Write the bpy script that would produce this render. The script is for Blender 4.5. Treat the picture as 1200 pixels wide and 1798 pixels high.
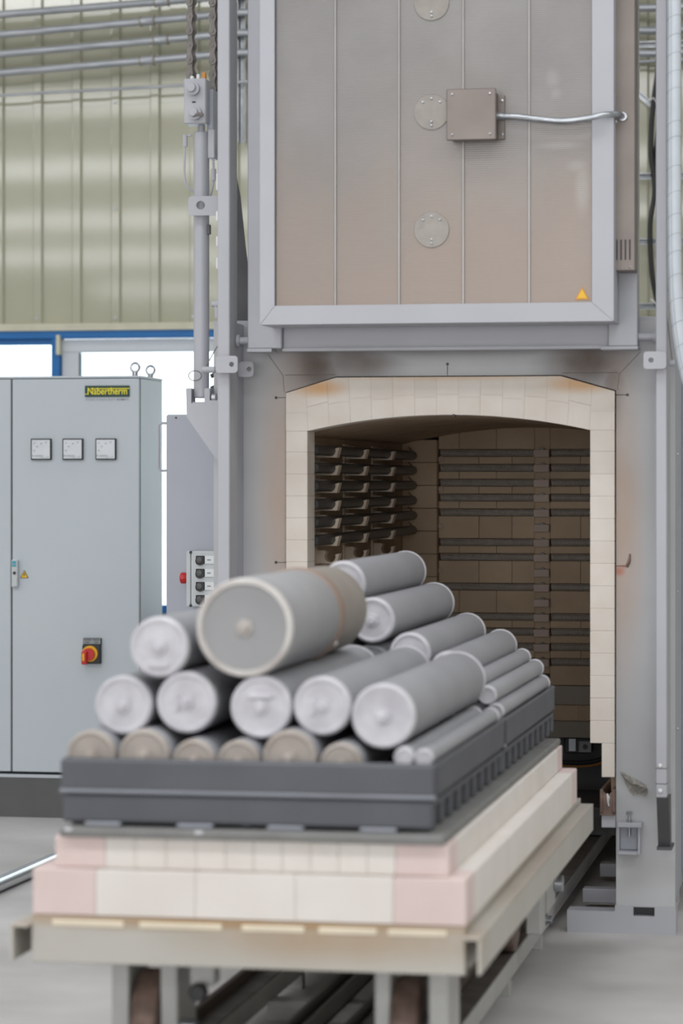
import bpy, bmesh, math, random
from mathutils import Vector, Matrix
random.seed(7)
S = bpy.context.scene
for o in list(bpy.data.objects): bpy.data.objects.remove(o, do_unlink=True)
COL = S.collection
PI = math.pi

# ------------------------------------------------------------------ camera
cam = bpy.data.cameras.new('camera'); camo = bpy.data.objects.new('camera', cam); COL.objects.link(camo)
camo.location = (0, 0, 1.6)
camo.rotation_euler = (PI/2, 0, math.atan(914/4900))
cam.sensor_fit = 'VERTICAL'; cam.sensor_height = 36; cam.sensor_width = 24
cam.lens = 4900/1798*36
cam.shift_y = (846-899)/1798
cam.clip_end = 200
cam.dof.use_dof = True; cam.dof.focus_distance = 11.2; cam.dof.aperture_fstop = 2.4
S.camera = camo

# ------------------------------------------------------------------ world and light
w = bpy.data.worlds.new('overcast'); S.world = w; w.use_nodes = True
bgn = w.node_tree.nodes['Background']
bgn.inputs[0].default_value = (0.82, 0.91, 1.0, 1); bgn.inputs[1].default_value = 9.0

def rooflight(y, power, width=1.6, x=-6.5, length=29, z=6.9):
    l = bpy.data.lights.new('rooflight', 'AREA'); l.shape = 'RECTANGLE'
    l.size = length; l.size_y = width; l.energy = power; l.color = (0.965, 0.98, 1.0)
    o = bpy.data.objects.new('rooflight', l); COL.objects.link(o); o.location = (x, y, z)
    return o
for y, p, wd in ((12.0, 500, 1.6), (6.5, 1250, 1.6), (1.5, 1250, 1.6), (-6.5, 1000, 2.4), (-14.5, 1250, 2.6), (-23.5, 1500, 2.8), (-32.5, 1800, 3.2), (-44.0, 1800, 3.6)):
    rooflight(y, p, wd)
# added fill lamp behind the camera, brightens the furnace front and chamber
gl = bpy.data.lights.new('frontal_fill', 'AREA'); gl.shape = 'RECTANGLE'; gl.size = 12; gl.size_y = 4; gl.energy = 1500; gl.color = (0.98, 0.99, 1.0)
glo = bpy.data.objects.new('frontal_fill', gl); COL.objects.link(glo); glo.location = (-1, -13, 2.2); glo.rotation_euler = (PI/2, 0, 0)

vs = S.view_settings
vs.view_transform = 'Standard'; vs.look = 'None'; vs.gamma = 1.0; vs.use_curve_mapping = False
vs.exposure = -0.74

# ------------------------------------------------------------------ materials
def lin(c):
    return tuple(((v/255)/12.92 if v/255 <= 0.04045 else ((v/255+0.055)/1.055)**2.4) for v in c)
MATS = {}
def mat(name, c, rough=0.5, metal=0.0, c2=None, scale=6.0, rnd=0.0, bump=0.0, bscale=60.0, spec=0.5, emit=None, estr=1.0, stretch=None):
    if name in MATS: return MATS[name]
    m = bpy.data.materials.new(name); m.use_nodes = True; MATS[name] = m
    nt = m.node_tree; N = nt.nodes; L = nt.links
    b = N['Principled BSDF']
    b.inputs['Roughness'].default_value = rough; b.inputs['Metallic'].default_value = metal
    b.inputs['Specular IOR Level'].default_value = spec
    c = lin(c); col = None
    geo = N.new('ShaderNodeNewGeometry'); pos = geo.outputs['Position']
    if stretch:
        mp = N.new('ShaderNodeMapping'); mp.inputs['Scale'].default_value = stretch
        L.new(pos, mp.inputs[0]); pos = mp.outputs[0]
    if c2 is None: c2 = tuple(v*0.86 for v in c)
    else: c2 = lin(c2)
    n = N.new('ShaderNodeTexNoise'); n.inputs['Scale'].default_value = scale; n.inputs['Detail'].default_value = 5
    L.new(pos, n.inputs['Vector'])
    r = N.new('ShaderNodeValToRGB'); r.color_ramp.elements[0].position = 0.35; r.color_ramp.elements[1].position = 0.7
    r.color_ramp.elements[0].color = (*c2, 1); r.color_ramp.elements[1].color = (*c, 1)
    L.new(n.outputs['Fac'], r.inputs[0]); col = r.outputs[0]
    if rnd:
        oi = N.new('ShaderNodeObjectInfo'); hv = N.new('ShaderNodeHueSaturation')
        mr = N.new('ShaderNodeMapRange'); mr.inputs[3].default_value = 1-rnd; mr.inputs[4].default_value = 1+rnd
        L.new(oi.outputs['Random'], mr.inputs[0]); L.new(mr.outputs[0], hv.inputs['Value']); L.new(col, hv.inputs['Color']); col = hv.outputs[0]
    L.new(col, b.inputs['Base Color'])
    if bump:
        n2 = N.new('ShaderNodeTexNoise'); n2.inputs['Scale'].default_value = bscale; n2.inputs['Detail'].default_value = 4
        L.new(pos, n2.inputs['Vector'])
        bp = N.new('ShaderNodeBump'); bp.inputs['Strength'].default_value = bump; bp.inputs['Distance'].default_value = 0.004
        L.new(n2.outputs['Fac'], bp.inputs['Height']); L.new(bp.outputs[0], b.inputs['Normal'])
    if emit:
        b.inputs['Emission Color'].default_value = (*lin(emit), 1); b.inputs['Emission Strength'].default_value = estr
    m['col'] = 1
    return m
def overlay(m, colour, masks, op='MAX'):
    """add stains: masks are (centre, radii, strength) soft ellipsoids broken up by noise"""
    nt = m.node_tree; N = nt.nodes; L = nt.links; b = N['Principled BSDF']
    src = b.inputs['Base Color'].links[0].from_socket
    geo = N.new('ShaderNodeNewGeometry'); tot = None
    nz = N.new('ShaderNodeTexNoise'); nz.inputs['Scale'].default_value = 7; nz.inputs['Detail'].default_value = 6
    L.new(geo.outputs['Position'], nz.inputs['Vector'])
    for cen, rad, st in masks:
        mp = N.new('ShaderNodeMapping'); mp.vector_type = 'TEXTURE'
        mp.inputs['Location'].default_value = cen; mp.inputs['Scale'].default_value = rad
        L.new(geo.outputs['Position'], mp.inputs[0])
        ln = N.new('ShaderNodeVectorMath'); ln.operation = 'LENGTH'; L.new(mp.outputs[0], ln.inputs[0])
        mr = N.new('ShaderNodeMapRange'); mr.interpolation_type = 'SMOOTHSTEP'
        mr.inputs[1].default_value = 1.0; mr.inputs[2].default_value = 0.1; mr.inputs[3].default_value = 0; mr.inputs[4].default_value = st
        L.new(ln.outputs['Value'], mr.inputs[0])
        if tot is None: tot = mr.outputs[0]
        else:
            a = N.new('ShaderNodeMath'); a.operation = 'MAXIMUM'; L.new(tot, a.inputs[0]); L.new(mr.outputs[0], a.inputs[1]); tot = a.outputs[0]
    nr = N.new('ShaderNodeMapRange'); nr.inputs[1].default_value = 0.25; nr.inputs[2].default_value = 0.7; nr.inputs[3].default_value = 0.7; nr.inputs[4].default_value = 1.0
    L.new(nz.outputs['Fac'], nr.inputs[0])
    mu = N.new('ShaderNodeMath'); mu.operation = 'MULTIPLY'; L.new(tot, mu.inputs[0]); L.new(nr.outputs[0], mu.inputs[1])
    mx = N.new('ShaderNodeMix'); mx.data_type = 'RGBA'
    L.new(mu.outputs[0], mx.inputs[0]); L.new(src, mx.inputs[6]); mx.inputs[7].default_value = (*lin(colour), 1)
    L.new(mx.outputs[2], b.inputs['Base Color'])

M_paint   = mat('grey_paint', (174,175,182), 0.42, c2=(169,170,176), scale=3, bump=0.03, bscale=180)
M_paint_s = mat('grey_paint_side_cover', (170,173,182), 0.45, c2=(163,166,176), scale=3)
M_plate   = mat('furnace_front_plate', (184,185,187), 0.45, c2=(174,174,176), scale=2.5, bump=0.03, bscale=120)
overlay(M_plate, (72,48,27), [((-1.94,9.9,2.01),(0.17,0.4,0.16),1.0), ((-1.80,9.9,2.03),(0.24,0.4,0.10),0.85), ((-0.96,9.9,2.025),(0.24,0.4,0.14),1.0), ((-0.87,9.9,1.97),(0.07,0.4,0.12),0.8),
        ((-0.86,9.9,1.93),(0.05,0.3,0.22),0.6), ((-1.45,9.9,2.075),(0.75,0.3,0.05),0.45)])
overlay(M_plate, (176,152,134), [((-2.05,9.9,1.55),(0.15,0.4,0.7),0.9), ((-0.84,9.9,1.45),(0.12,0.4,0.8),0.95)])
overlay(M_plate, (178,100,70), [((-0.845,9.9,1.285),(0.03,0.4,0.028),1.0), ((-0.83,9.9,1.30),(0.02,0.4,0.012),0.8)])
M_rail    = mat('dark_steel', (84,82,82), 0.5, 0.3, c2=(52,48,46), scale=14, bump=0.1)
M_rust    = mat('rusty_steel', (140,118,107), 0.55, 0.3, c2=(98,80,72), scale=20, bump=0.15)
M_black   = mat('black_plastic', (34,35,38), 0.4)
M_dark    = mat('dark_grey_steel', (84,84,87), 0.5, c2=(76,76,79))
M_chain   = mat('greased_chain_steel', (132,127,124), 0.5, 0.25, c2=(112,107,104), scale=40)
M_zinc    = mat('zinc_plated_steel', (190,194,198), 0.3, 0.85, c2=(160,164,170), scale=18)
M_conduit = mat('galvanised_conduit', (188,191,196), 0.36, 0.45, c2=(158,162,168), scale=10, stretch=(0.6,6,6))
M_steel   = mat('bright_steel', (205,206,208), 0.25, 0.9)
M_brickf  = mat('front_firebrick', (226,219,211), 0.85, c2=(219,209,198), scale=7, rnd=0.025, bump=0.12, bscale=90)
overlay(M_brickf, (214,160,98), [((-1.93,9.88,1.94),(0.14,0.3,0.05),0.85), ((-0.98,9.88,1.95),(0.18,0.3,0.05),0.8), ((-1.45,9.88,1.985),(0.6,0.3,0.035),0.5)])
M_bricki  = mat('chamber_firebrick', (206,183,156), 0.9, c2=(190,167,142), scale=5, rnd=0.06, bump=0.15, bscale=80)
M_lintel  = mat('chamber_lintel', (176,168,158), 0.85, c2=(168,160,150), scale=5, rnd=0.03)
M_holder  = mat('ceramic_holder', (228,212,194), 0.8, c2=(216,200,182), rnd=0.04)
M_bracket = mat('ceramic_bracket', (204,186,176), 0.8, c2=(192,174,164), rnd=0.04)
M_rod     = mat('heating_rod', (82,82,84), 0.38, c2=(70,70,72), scale=20)
M_coil    = mat('heating_wire', (214,206,198), 0.45, 0.0, c2=(198,190,182), scale=30)
M_recess  = mat('recess_brick', (112,96,82), 0.95)
M_mortar = mat('mortar', (196,184,170), 0.95)
M_carbr   = mat('car_firebrick_white', (228,223,218), 0.85, c2=(222,215,209), scale=5, rnd=0.02, bump=0.12, bscale=90)
M_carpk   = mat('car_firebrick_pink', (222,204,201), 0.85, c2=(215,196,192), scale=5, rnd=0.02, bump=0.12, bscale=90)
overlay(M_carbr, (196,140,92), [((-0.95,8.0,0.745),(0.05,2.2,0.03),0.75)])
M_frame   = mat('car_frame_paint', (188,185,179), 0.5, c2=(181,177,169), scale=3, bump=0.04)
overlay(M_frame, (162,128,84), [((-1.45,6.62,0.535),(1.1,0.25,0.05),1.0), ((-1.25,6.62,0.50),(0.55,0.25,0.10),0.65)])
overlay(M_frame, (128,104,80), [((-0.91,8.0,0.525),(0.06,1.9,0.03),0.75)])
M_leg     = mat('car_leg_paint', (182,182,180), 0.45, c2=(172,172,170))
M_board   = mat('insulating_board', (232,220,198), 0.8)
M_shelf   = mat('kiln_shelf', (128,128,126), 0.7, c2=(116,115,114), scale=8, bump=0.1)
M_tray    = mat('graphite_grey_casting', (89,91,97), 0.6, c2=(82,84,90), scale=5, bump=0.1, bscale=50)
M_tube    = mat('pipe_grey', (158,159,164), 0.55, c2=(149,150,155), scale=4, rnd=0.04, bump=0.05)
M_tubew   = mat('pipe_grey_big', (156,156,158), 0.55, c2=(147,147,149), scale=4)
M_capw    = mat('pipe_cap_pale', (210,209,214), 0.6, c2=(188,186,192), scale=16, rnd=0.02, bump=0.1)
M_capb    = mat('pipe_cap_beige', (178,170,163), 0.6, c2=(160,150,143), scale=14, rnd=0.03, bump=0.1)
M_capbig  = mat('pipe_cap_big', (212,209,206), 0.6, c2=(176,169,165), scale=9, bump=0.12)
M_brown   = mat('brown_cap_section', (150,143,136), 0.6, c2=(142,134,127), scale=8)
M_ring    = mat('copper_brown_ring', (150,130,118), 0.5, c2=(140,119,106))
M_cabinet = mat('cabinet_grey', (184,191,196), 0.45, c2=(180,187,193), scale=1.5)
M_plinth  = mat('plinth_grey', (88,88,88), 0.5)
M_white   = mat('white_print', (228,230,230), 0.5)
M_dial    = mat('meter_face', (214,218,222), 0.35)
M_yellow  = mat('sign_yellow', (238,188,20), 0.4)
M_logo_y  = mat('print_yellow', (236,220,36), 0.4)
M_logo_g  = mat('print_green', (26,62,52), 0.4)
M_ygold   = mat('switch_yellow', (236,178,24), 0.35)
M_red     = mat('switch_red', (196,34,34), 0.35)
M_cyan    = mat('print_cyan', (60,160,178), 0.5)
M_grprint = mat('print_grey', (150,156,160), 0.5)
M_orange  = mat('orange_plug', (214,140,50), 0.5)
M_boxgrey = mat('control_box_plastic', (196,200,202), 0.45)
M_blue    = mat('blue_frame_paint', (0,104,172), 0.4, c2=(0,98,165))
M_doorw   = mat('white_door_frame', (200,206,212), 0.4, c2=(196,202,208))
M_fibre   = mat('torn_fibre', (226,222,214), 0.95, c2=(176,172,164), scale=60, bump=0.8, bscale=120)
M_hose    = mat('pale_fabric_sleeve', (196,203,210), 0.55, c2=(188,195,202), scale=12)
M_floor   = mat('concrete_floor', (208,205,204), 0.5, c2=(178,175,173), scale=1.6, bump=0.05, bscale=30)
overlay(M_floor, (226,226,228), [((-2.0,7.6,0),(0.3,0.5,0.3),0.45)])
M_wallp   = mat('hall_wall_plain', (176,174,160), 0.6)
M_ceil    = mat('hall_ceiling', (150,150,146), 0.7)
M_yard    = mat('yard_concrete', (236,236,234), 0.8)
M_clad    = mat('cream_cladding', (182,181,162), 0.055, c2=(179,178,158), scale=1.2, spec=1.0, bump=0.10, bscale=1.6)
M_clad.node_tree.nodes['Principled BSDF'].inputs['Coat Weight'].default_value = 1.0
M_clad.node_tree.nodes['Principled BSDF'].inputs['Coat Roughness'].default_value = 0.05
M_trimc   = mat('cream_flashing', (206,203,182), 0.4)

# brushed perforated sheet of the lifting door: fine horizontal ribs, brown tint growing towards the bottom edge
def sheet_mat():
    m = mat('tinted_sheet_steel', (134,132,131), 0.40, 0.55, c2=(124,122,121), scale=3.2)
    nt = m.node_tree; N = nt.nodes; L = nt.links; b = N['Principled BSDF']
    src = b.inputs['Base Color'].links[0].from_socket
    geo = N.new('ShaderNodeNewGeometry'); sp = N.new('ShaderNodeSeparateXYZ'); L.new(geo.outputs['Position'], sp.inputs[0])
    nz = N.new('ShaderNodeTexNoise'); nz.inputs['Scale'].default_value = 2.4; nz.inputs['Detail'].default_value = 4
    L.new(geo.outputs['Position'], nz.inputs['Vector'])
    ad = N.new('ShaderNodeMath'); ad.operation = 'MULTIPLY_ADD'; ad.inputs[1].default_value = 0.9
    L.new(nz.outputs['Fac'], ad.inputs[0]); L.new(sp.outputs['Z'], ad.inputs[2])
    mr = N.new('ShaderNodeMapRange'); mr.inputs[1].default_value = 3.5; mr.inputs[2].default_value = 2.7; mr.inputs[3].default_value = 0.05; mr.inputs[4].default_value = 0.85
    mr.interpolation_type = 'SMOOTHSTEP'
    L.new(ad.outputs[0], mr.inputs[0])
    mx = N.new('ShaderNodeMix'); mx.data_type = 'RGBA'; L.new(mr.outputs[0], mx.inputs[0]); L.new(src, mx.inputs[6]); mx.inputs[7].default_value = (*lin((141,128,119)), 1)
    L.new(mx.outputs[2], b.inputs['Base Color'])
    # smeared pale finger marks
    wv = N.new('ShaderNodeTexWave'); wv.bands_direction = 'Z'; wv.inputs['Scale'].default_value = 42; wv.inputs['Distortion'].default_value = 0.0
    L.new(geo.outputs['Position'], wv.inputs['Vector'])
    bp = N.new('ShaderNodeBump'); bp.inputs['Strength'].default_value = 0.12; bp.inputs['Distance'].default_value = 0.002
    L.new(wv.outputs['Fac'], bp.inputs['Height']); L.new(bp.outputs[0], b.inputs['Normal'])
    overlay(m, (160,158,156), [((-1.04,9.52,2.98),(0.035,0.3,0.05),0.35), ((-1.03,9.52,2.93),(0.03,0.3,0.03),0.3), ((-0.94,9.52,2.60),(0.035,0.3,0.12),0.4), ((-0.96,9.52,2.68),(0.05,0.3,0.03),0.35), ((-1.02,9.52,2.75),(0.12,0.3,0.02),0.4)])
    return m
M_sheet = sheet_mat()
M_sheetedge = mat('sheet_seam_edge', (158,155,153), 0.35, 0.5)
M_disc = mat('cover_disc_steel', (146,141,135), 0.42, 0.45, c2=(136,131,126), scale=30)
M_duct = mat('tarnished_duct', (136,127,122), 0.45, 0.45, c2=(124,115,110), scale=5)

def glass_mat():
    m = bpy.data.materials.new('window_glass'); m.use_nodes = True
    nt = m.node_tree; N = nt.nodes; L = nt.links; N.clear()
    out = N.new('ShaderNodeOutputMaterial'); mx = N.new('ShaderNodeMixShader'); tr = N.new('ShaderNodeBsdfTransparent'); gl = N.new('ShaderNodeBsdfGlossy')
    fr = N.new('ShaderNodeFresnel'); fr.inputs[0].default_value = 1.45
    gl.inputs['Roughness'].default_value = 0.02; tr.inputs[0].default_value = (0.95,0.98,0.98,1)
    L.new(fr.outputs[0], mx.inputs[0]); L.new(tr.outputs[0], mx.inputs[1]); L.new(gl.outputs[0], mx.inputs[2]); L.new(mx.outputs[0], out.inputs[0])
    return m
M_glass = glass_mat()

# ------------------------------------------------------------------ mesh builder
class MB:
    def __init__(self): self.bm = bmesh.new()
    def box(self, x0,x1,y0,y1,z0,z1, b=0.0):
        bm = self.bm
        c = Vector(((x0+x1)/2,(y0+y1)/2,(z0+z1)/2)); h = (abs(x1-x0)/2,abs(y1-y0)/2,abs(z1-z0)/2)
        b = min(b, min(h)*0.9)
        if b <= 0:
            v = {}
            for i in (-1,1):
                for j in (-1,1):
                    for k in (-1,1): v[i,j,k] = bm.verts.new(c+Vector((i*h[0],j*h[1],k*h[2])))
            for f in (((-1,-1,-1),(-1,-1,1),(-1,1,1),(-1,1,-1)),((1,-1,-1),(1,1,-1),(1,1,1),(1,-1,1)),
                      ((-1,-1,-1),(1,-1,-1),(1,-1,1),(-1,-1,1)),((-1,1,-1),(-1,1,1),(1,1,1),(1,1,-1)),
                      ((-1,-1,-1),(-1,1,-1),(1,1,-1),(1,-1,-1)),((-1,-1,1),(1,-1,1),(1,1,1),(-1,1,1))):
                bm.faces.new([v[t] for t in f])
            return self
        v = {}
        for i in (-1,1):
            for j in (-1,1):
                for k in (-1,1):
                    s = (i,j,k)
                    for a in range(3):
                        p = [s[q]*(h[q] if q == a else h[q]-b) for q in range(3)]
                        v[s,a] = bm.verts.new(c+Vector(p))
        for a in range(3):
            p, q = [t for t in range(3) if t != a]
            for sg in (-1,1):
                loop = []
                for u, t in ((-1,-1),(1,-1),(1,1),(-1,1)):
                    s = [0,0,0]; s[a] = sg; s[p] = u; s[q] = t; loop.append(v[tuple(s),a])
                bm.faces.new(loop)
        for a in range(3):
            p, q = [t for t in range(3) if t != a]
            for u in (-1,1):
                for t in (-1,1):
                    s1 = [0,0,0]; s1[p] = u; s1[q] = t; s1[a] = -1; s2 = list(s1); s2[a] = 1
                    s1 = tuple(s1); s2 = tuple(s2)
                    bm.faces.new([v[s1,p],v[s2,p],v[s2,q],v[s1,q]])
        for i in (-1,1):
            for j in (-1,1):
                for k in (-1,1): bm.faces.new([v[(i,j,k),a] for a in range(3)])
        return self
    def prism(self, poly, axis, a, b):
        """extrude a 2-D outline along an axis; poly is in the two other axes in xyz order"""
        bm = self.bm; k = 'xyz'.index(axis)
        def P(p, t):
            q = list(p); q.insert(k, t); return Vector(q)
        va = [bm.verts.new(P(p,a)) for p in poly]; vb = [bm.verts.new(P(p,b)) for p in poly]
        bm.faces.new(va); bm.faces.new(vb[::-1])
        n = len(poly)
        for i in range(n): bm.faces.new([va[i],va[(i+1)%n],vb[(i+1)%n],vb[i]])
        return self
    def lathe(self, prof, p0, d, seg=24, cap=True):
        """prof: list of (distance along d, radius)"""
        bm = self.bm; d = Vector(d).normalized(); p0 = Vector(p0)
        u = d.orthogonal().normalized(); w_ = d.cross(u)
        rings = []
        for t, r in prof:
            if r < 1e-6: rings.append([bm.verts.new(p0+d*t)])
            else: rings.append([bm.verts.new(p0+d*t+(u*math.cos(2*PI*i/seg)+w_*math.sin(2*PI*i/seg))*r) for i in range(seg)])
        for A, B in zip(rings, rings[1:]):
            if len(A) == 1 and len(B) == 1: continue
            for i in range(seg):
                j = (i+1) % seg
                if len(A) == 1: bm.faces.new([A[0],B[i],B[j]])
                elif len(B) == 1: bm.faces.new([A[i],A[j],B[0]])
                else: bm.faces.new([A[i],A[j],B[j],B[i]])
        if cap:
            for R in (rings[0], rings[-1]):
                if len(R) > 2: bm.faces.new(R)
        return self
    def cyl(self, p0, p1, r, seg=16, r1=None, bev=0.0):
        p0 = Vector(p0); p1 = Vector(p1); L = (p1-p0).length; r1 = r if r1 is None else r1
        if bev: prof = [(0,r-bev),(bev,r),(L-bev,r1),(L,r1-bev)]
        else: prof = [(0,r),(L,r1)]
        return self.lathe(prof, p0, p1-p0, seg)
    def tube(self, pts, r, seg=8, closed=False):
        bm = self.bm; pts = [Vector(p) for p in pts]; n = len(pts); rings = []
        prev = None
        for i, p in enumerate(pts):
            if closed: t = pts[(i+1)%n]-pts[i-1]
            else: t = pts[min(i+1,n-1)]-pts[max(i-1,0)]
            t.normalize()
            u = t.orthogonal().normalized() if prev is None else (prev-t*prev.dot(t)).normalized()
            prev = u; v = t.cross(u); rr = r[i] if isinstance(r,(list,tuple)) else r
            rings.append([bm.verts.new(p+(u*math.cos(2*PI*k/seg)+v*math.sin(2*PI*k/seg))*rr) for k in range(seg)])
        m = n if closed else n-1
        for i in range(m):
            A = rings[i]; B = rings[(i+1)%n]
            for k in range(seg): bm.faces.new([A[k],A[(k+1)%seg],B[(k+1)%seg],B[k]])
        if not closed: bm.faces.new(rings[0]); bm.faces.new(rings[-1][::-1])
        return self
    def mesh(self, name, m, off=(0,0,0), smooth=False, ang=0.7):
        bm = self.bm
        bmesh.ops.recalc_face_normals(bm, faces=bm.faces)
        if any(off): bmesh.ops.translate(bm, verts=bm.verts, vec=-Vector(off))
        me = bpy.data.meshes.new(name)
        if smooth:
            for f in bm.faces: f.smooth = True
            for e in bm.edges:
                if len(e.link_faces) == 2 and e.calc_face_angle(0) > ang: e.smooth = False
        bm.to_mesh(me); bm.free(); me.materials.append(m)
        return me

def wloc(o):
    v = Vector((0,0,0))
    while o is not None: v += o.location; o = o.parent
    return v
def tag(o, label=None, cat=None, group=None, kind=None):
    if label: o['label'] = label
    if cat: o['category'] = cat
    if group: o['group'] = group
    if kind: o['kind'] = kind
    return o
def thing(name, loc, label, cat, group=None, kind=None):
    o = bpy.data.objects.new(name, None); COL.objects.link(o); o.location = loc; o.empty_display_size = 0.1
    return tag(o, label, cat, group, kind)
def part(name, mb, m, parent=None, smooth=False, label=None, origin=None, kind=None):
    base = wloc(parent) if parent else Vector((0,0,0))
    org = Vector(origin) if origin else base
    me = mb.mesh(name, m, off=org, smooth=smooth)
    o = bpy.data.objects.new(name, me); COL.objects.link(o)
    o.location = org-base
    if parent: o.parent = parent
    if label: o['label'] = label
    if kind: o['kind'] = kind
    return o
BCACHE = {}
def brick(name, parent, x0,x1,y0,y1,z0,z1, m, b=0.0016, gap=0.0004):
    x0 += gap/2; x1 -= gap/2; z0 += gap/2; z1 -= gap/2
    key = (round(x1-x0,4),round(y1-y0,4),round(z1-z0,4),m.name,b)
    me = BCACHE.get(key)
    if me is None:
        h = (key[0]/2,key[1]/2,key[2]/2)
        me = MB().box(-h[0],h[0],-h[1],h[1],-h[2],h[2],b).mesh(name, m); BCACHE[key] = me
    o = bpy.data.objects.new(name, me); COL.objects.link(o); o.parent = parent
    o.location = Vector(((x0+x1)/2,(y0+y1)/2,(z0+z1)/2))-wloc(parent)
    return o
def shared(name, me, parent, loc, rot=(0,0,0)):
    o = bpy.data.objects.new(name, me); COL.objects.link(o); o.parent = parent
    o.location = Vector(loc)-wloc(parent); o.rotation_euler = rot
    return o
def textmesh(body, size, m, parent, loc, width=None, align='LEFT', ext=0.0006, name='lettering', bold=0.0):
    cu = bpy.data.curves.new('lettering', 'FONT'); cu.body = body; cu.size = size; cu.extrude = ext; cu.align_x = align
    cu.offset = bold
    t = bpy.data.objects.new('tmp', cu); COL.objects.link(t)
    dg = bpy.context.evaluated_depsgraph_get(); dg.update()
    me = bpy.data.meshes.new_from_object(t.evaluated_get(dg))
    bpy.data.objects.remove(t, do_unlink=True)
    xs = [v.co.x for v in me.vertices]
    sx = 1.0
    if width: sx = width/(max(xs)-min(xs))
    for v in me.vertices: v.co = Vector((v.co.x*sx, -v.co.z, v.co.y))
    me.materials.clear(); me.materials.append(m)
    o = bpy.data.objects.new(name, me); COL.objects.link(o); o.parent = parent
    o.location = Vector(loc)-wloc(parent)
    return o
def arcpts(cx, cz, r, a0, a1, n): return [(cx+r*math.cos(a0+(a1-a0)*i/n), cz+r*math.sin(a0+(a1-a0)*i/n)) for i in range(n+1)]
def catmull(P, n=8):
    P = [Vector(p) for p in P]; out = []
    Q = [P[0]*2-P[1]]+P+[P[-1]*2-P[-2]]
    for i in range(1, len(Q)-2):
        for k in range(n):
            t = k/n; a,b,c,d = Q[i-1],Q[i],Q[i+1],Q[i+2]
            out.append(0.5*((2*b)+(c-a)*t+(2*a-5*b+4*c-d)*t*t+(3*b-a-3*c+d)*t**3))
    out.append(P[-1]); return out
def rrect(x0,x1,z0,z1,r,n=4,sides='all'):
    pts = []
    for cx,cz,a in ((x1-r,z0+r,-PI/2),(x1-r,z1-r,0),(x0+r,z1-r,PI/2),(x0+r,z0+r,PI)):
        pts += arcpts(cx,cz,r,a,a+PI/2,n)
    return pts
def holed(mb, poly, cx, cz, r, y0, y1, seg=20):
    """plate outline (x,z) with one round hole, extruded along y"""
    bm = mb.bm
    ho = [(cx+r*math.cos(2*PI*i/seg), cz+r*math.sin(2*PI*i/seg)) for i in range(seg)]
    for y in (y0,y1):
        vo = [bm.verts.new((p[0],y,p[1])) for p in poly]; vh = [bm.verts.new((p[0],y,p[1])) for p in ho]
        ed = [bm.edges.new((vo[i],vo[(i+1)%len(vo)])) for i in range(len(vo))]+[bm.edges.new((vh[i],vh[(i+1)%seg])) for i in range(seg)]
        bmesh.ops.triangle_fill(bm, edges=ed, use_beauty=True)
        if y == y0: A, H = vo, vh
        else:
            for a, b in ((A,vo),(H,vh)):
                n = len(a)
                for i in range(n): bm.faces.new([a[i],a[(i+1)%n],b[(i+1)%n],b[i]])
    return mb

# ================================================================== SETTING
st = lambda o: tag(o, kind='structure')
st(part('floor', MB().box(-22,9,-50,15.7,-0.2,0), M_floor))
st(part('ceiling', MB().box(-22,9,-50,15.7,7.0,7.2), M_ceil))
st(part('wall_left', MB().box(-22.2,-22,-50,15.7,0,7), M_wallp))
st(part('wall_right', MB().box(9,9.2,-50,15.7,0,7), M_wallp))
st(part('wall_front', MB().box(-22,9,-50.2,-50,0,7), M_wallp))
WY = 15.5
wb = MB(); wb.box(-22,9,WY+0.06,WY+0.2,2.50,7).box(-22,-5.9,WY+0.0,WY+0.2,0,2.50).box(-1.90,9,WY+0.0,WY+0.2,0,2.50).box(-5.9,-4.545,WY,WY+0.2,0,1.0)
wall = st(part('wall_back', wb, M_wallp))
# trapezoid cladding sheets: ribs every 0.233 m, four per sheet
def sheet_mesh():
    mb = MB(); p = 0.2328; prof = []
    for i in range(4):
        x = i*p
        prof += [(x,0),(x+0.168,0),(x+0.178,-0.022),(x+0.222,-0.022),(x+0.2326,0)]
    poly = prof+[(4*p-0.0005,0.012),(0,0.012)]
    mb.prism(poly, 'z', 2.512, 7.0)
    return mb.mesh('cladding_sheet', M_clad)
sm = sheet_mesh(); SX0 = -4.885+0.0
for i in range(-8, 12):
    x = SX0+i*0.9312
    shared('cladding_sheet', sm, wall, (x, WY+0.048, 0))
scr = MB().cyl((0,-0.006,0),(0,0.004,0),0.009,10).mesh('cladding_screw', M_zinc)
for (x,z) in ((-4.69,2.545),(-4.22,2.545),(-3.755,2.545),(-4.22,3.17),(-4.22,3.78)):
    shared('cladding_screw', scr, wall, (x, WY+0.026, z))
st(part('trim_1', MB().box(-22,9,WY-0.01,WY+0.06,2.487,2.512,0.004).box(-22,9,WY-0.012,WY-0.006,2.47,2.49), M_trimc))
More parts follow.
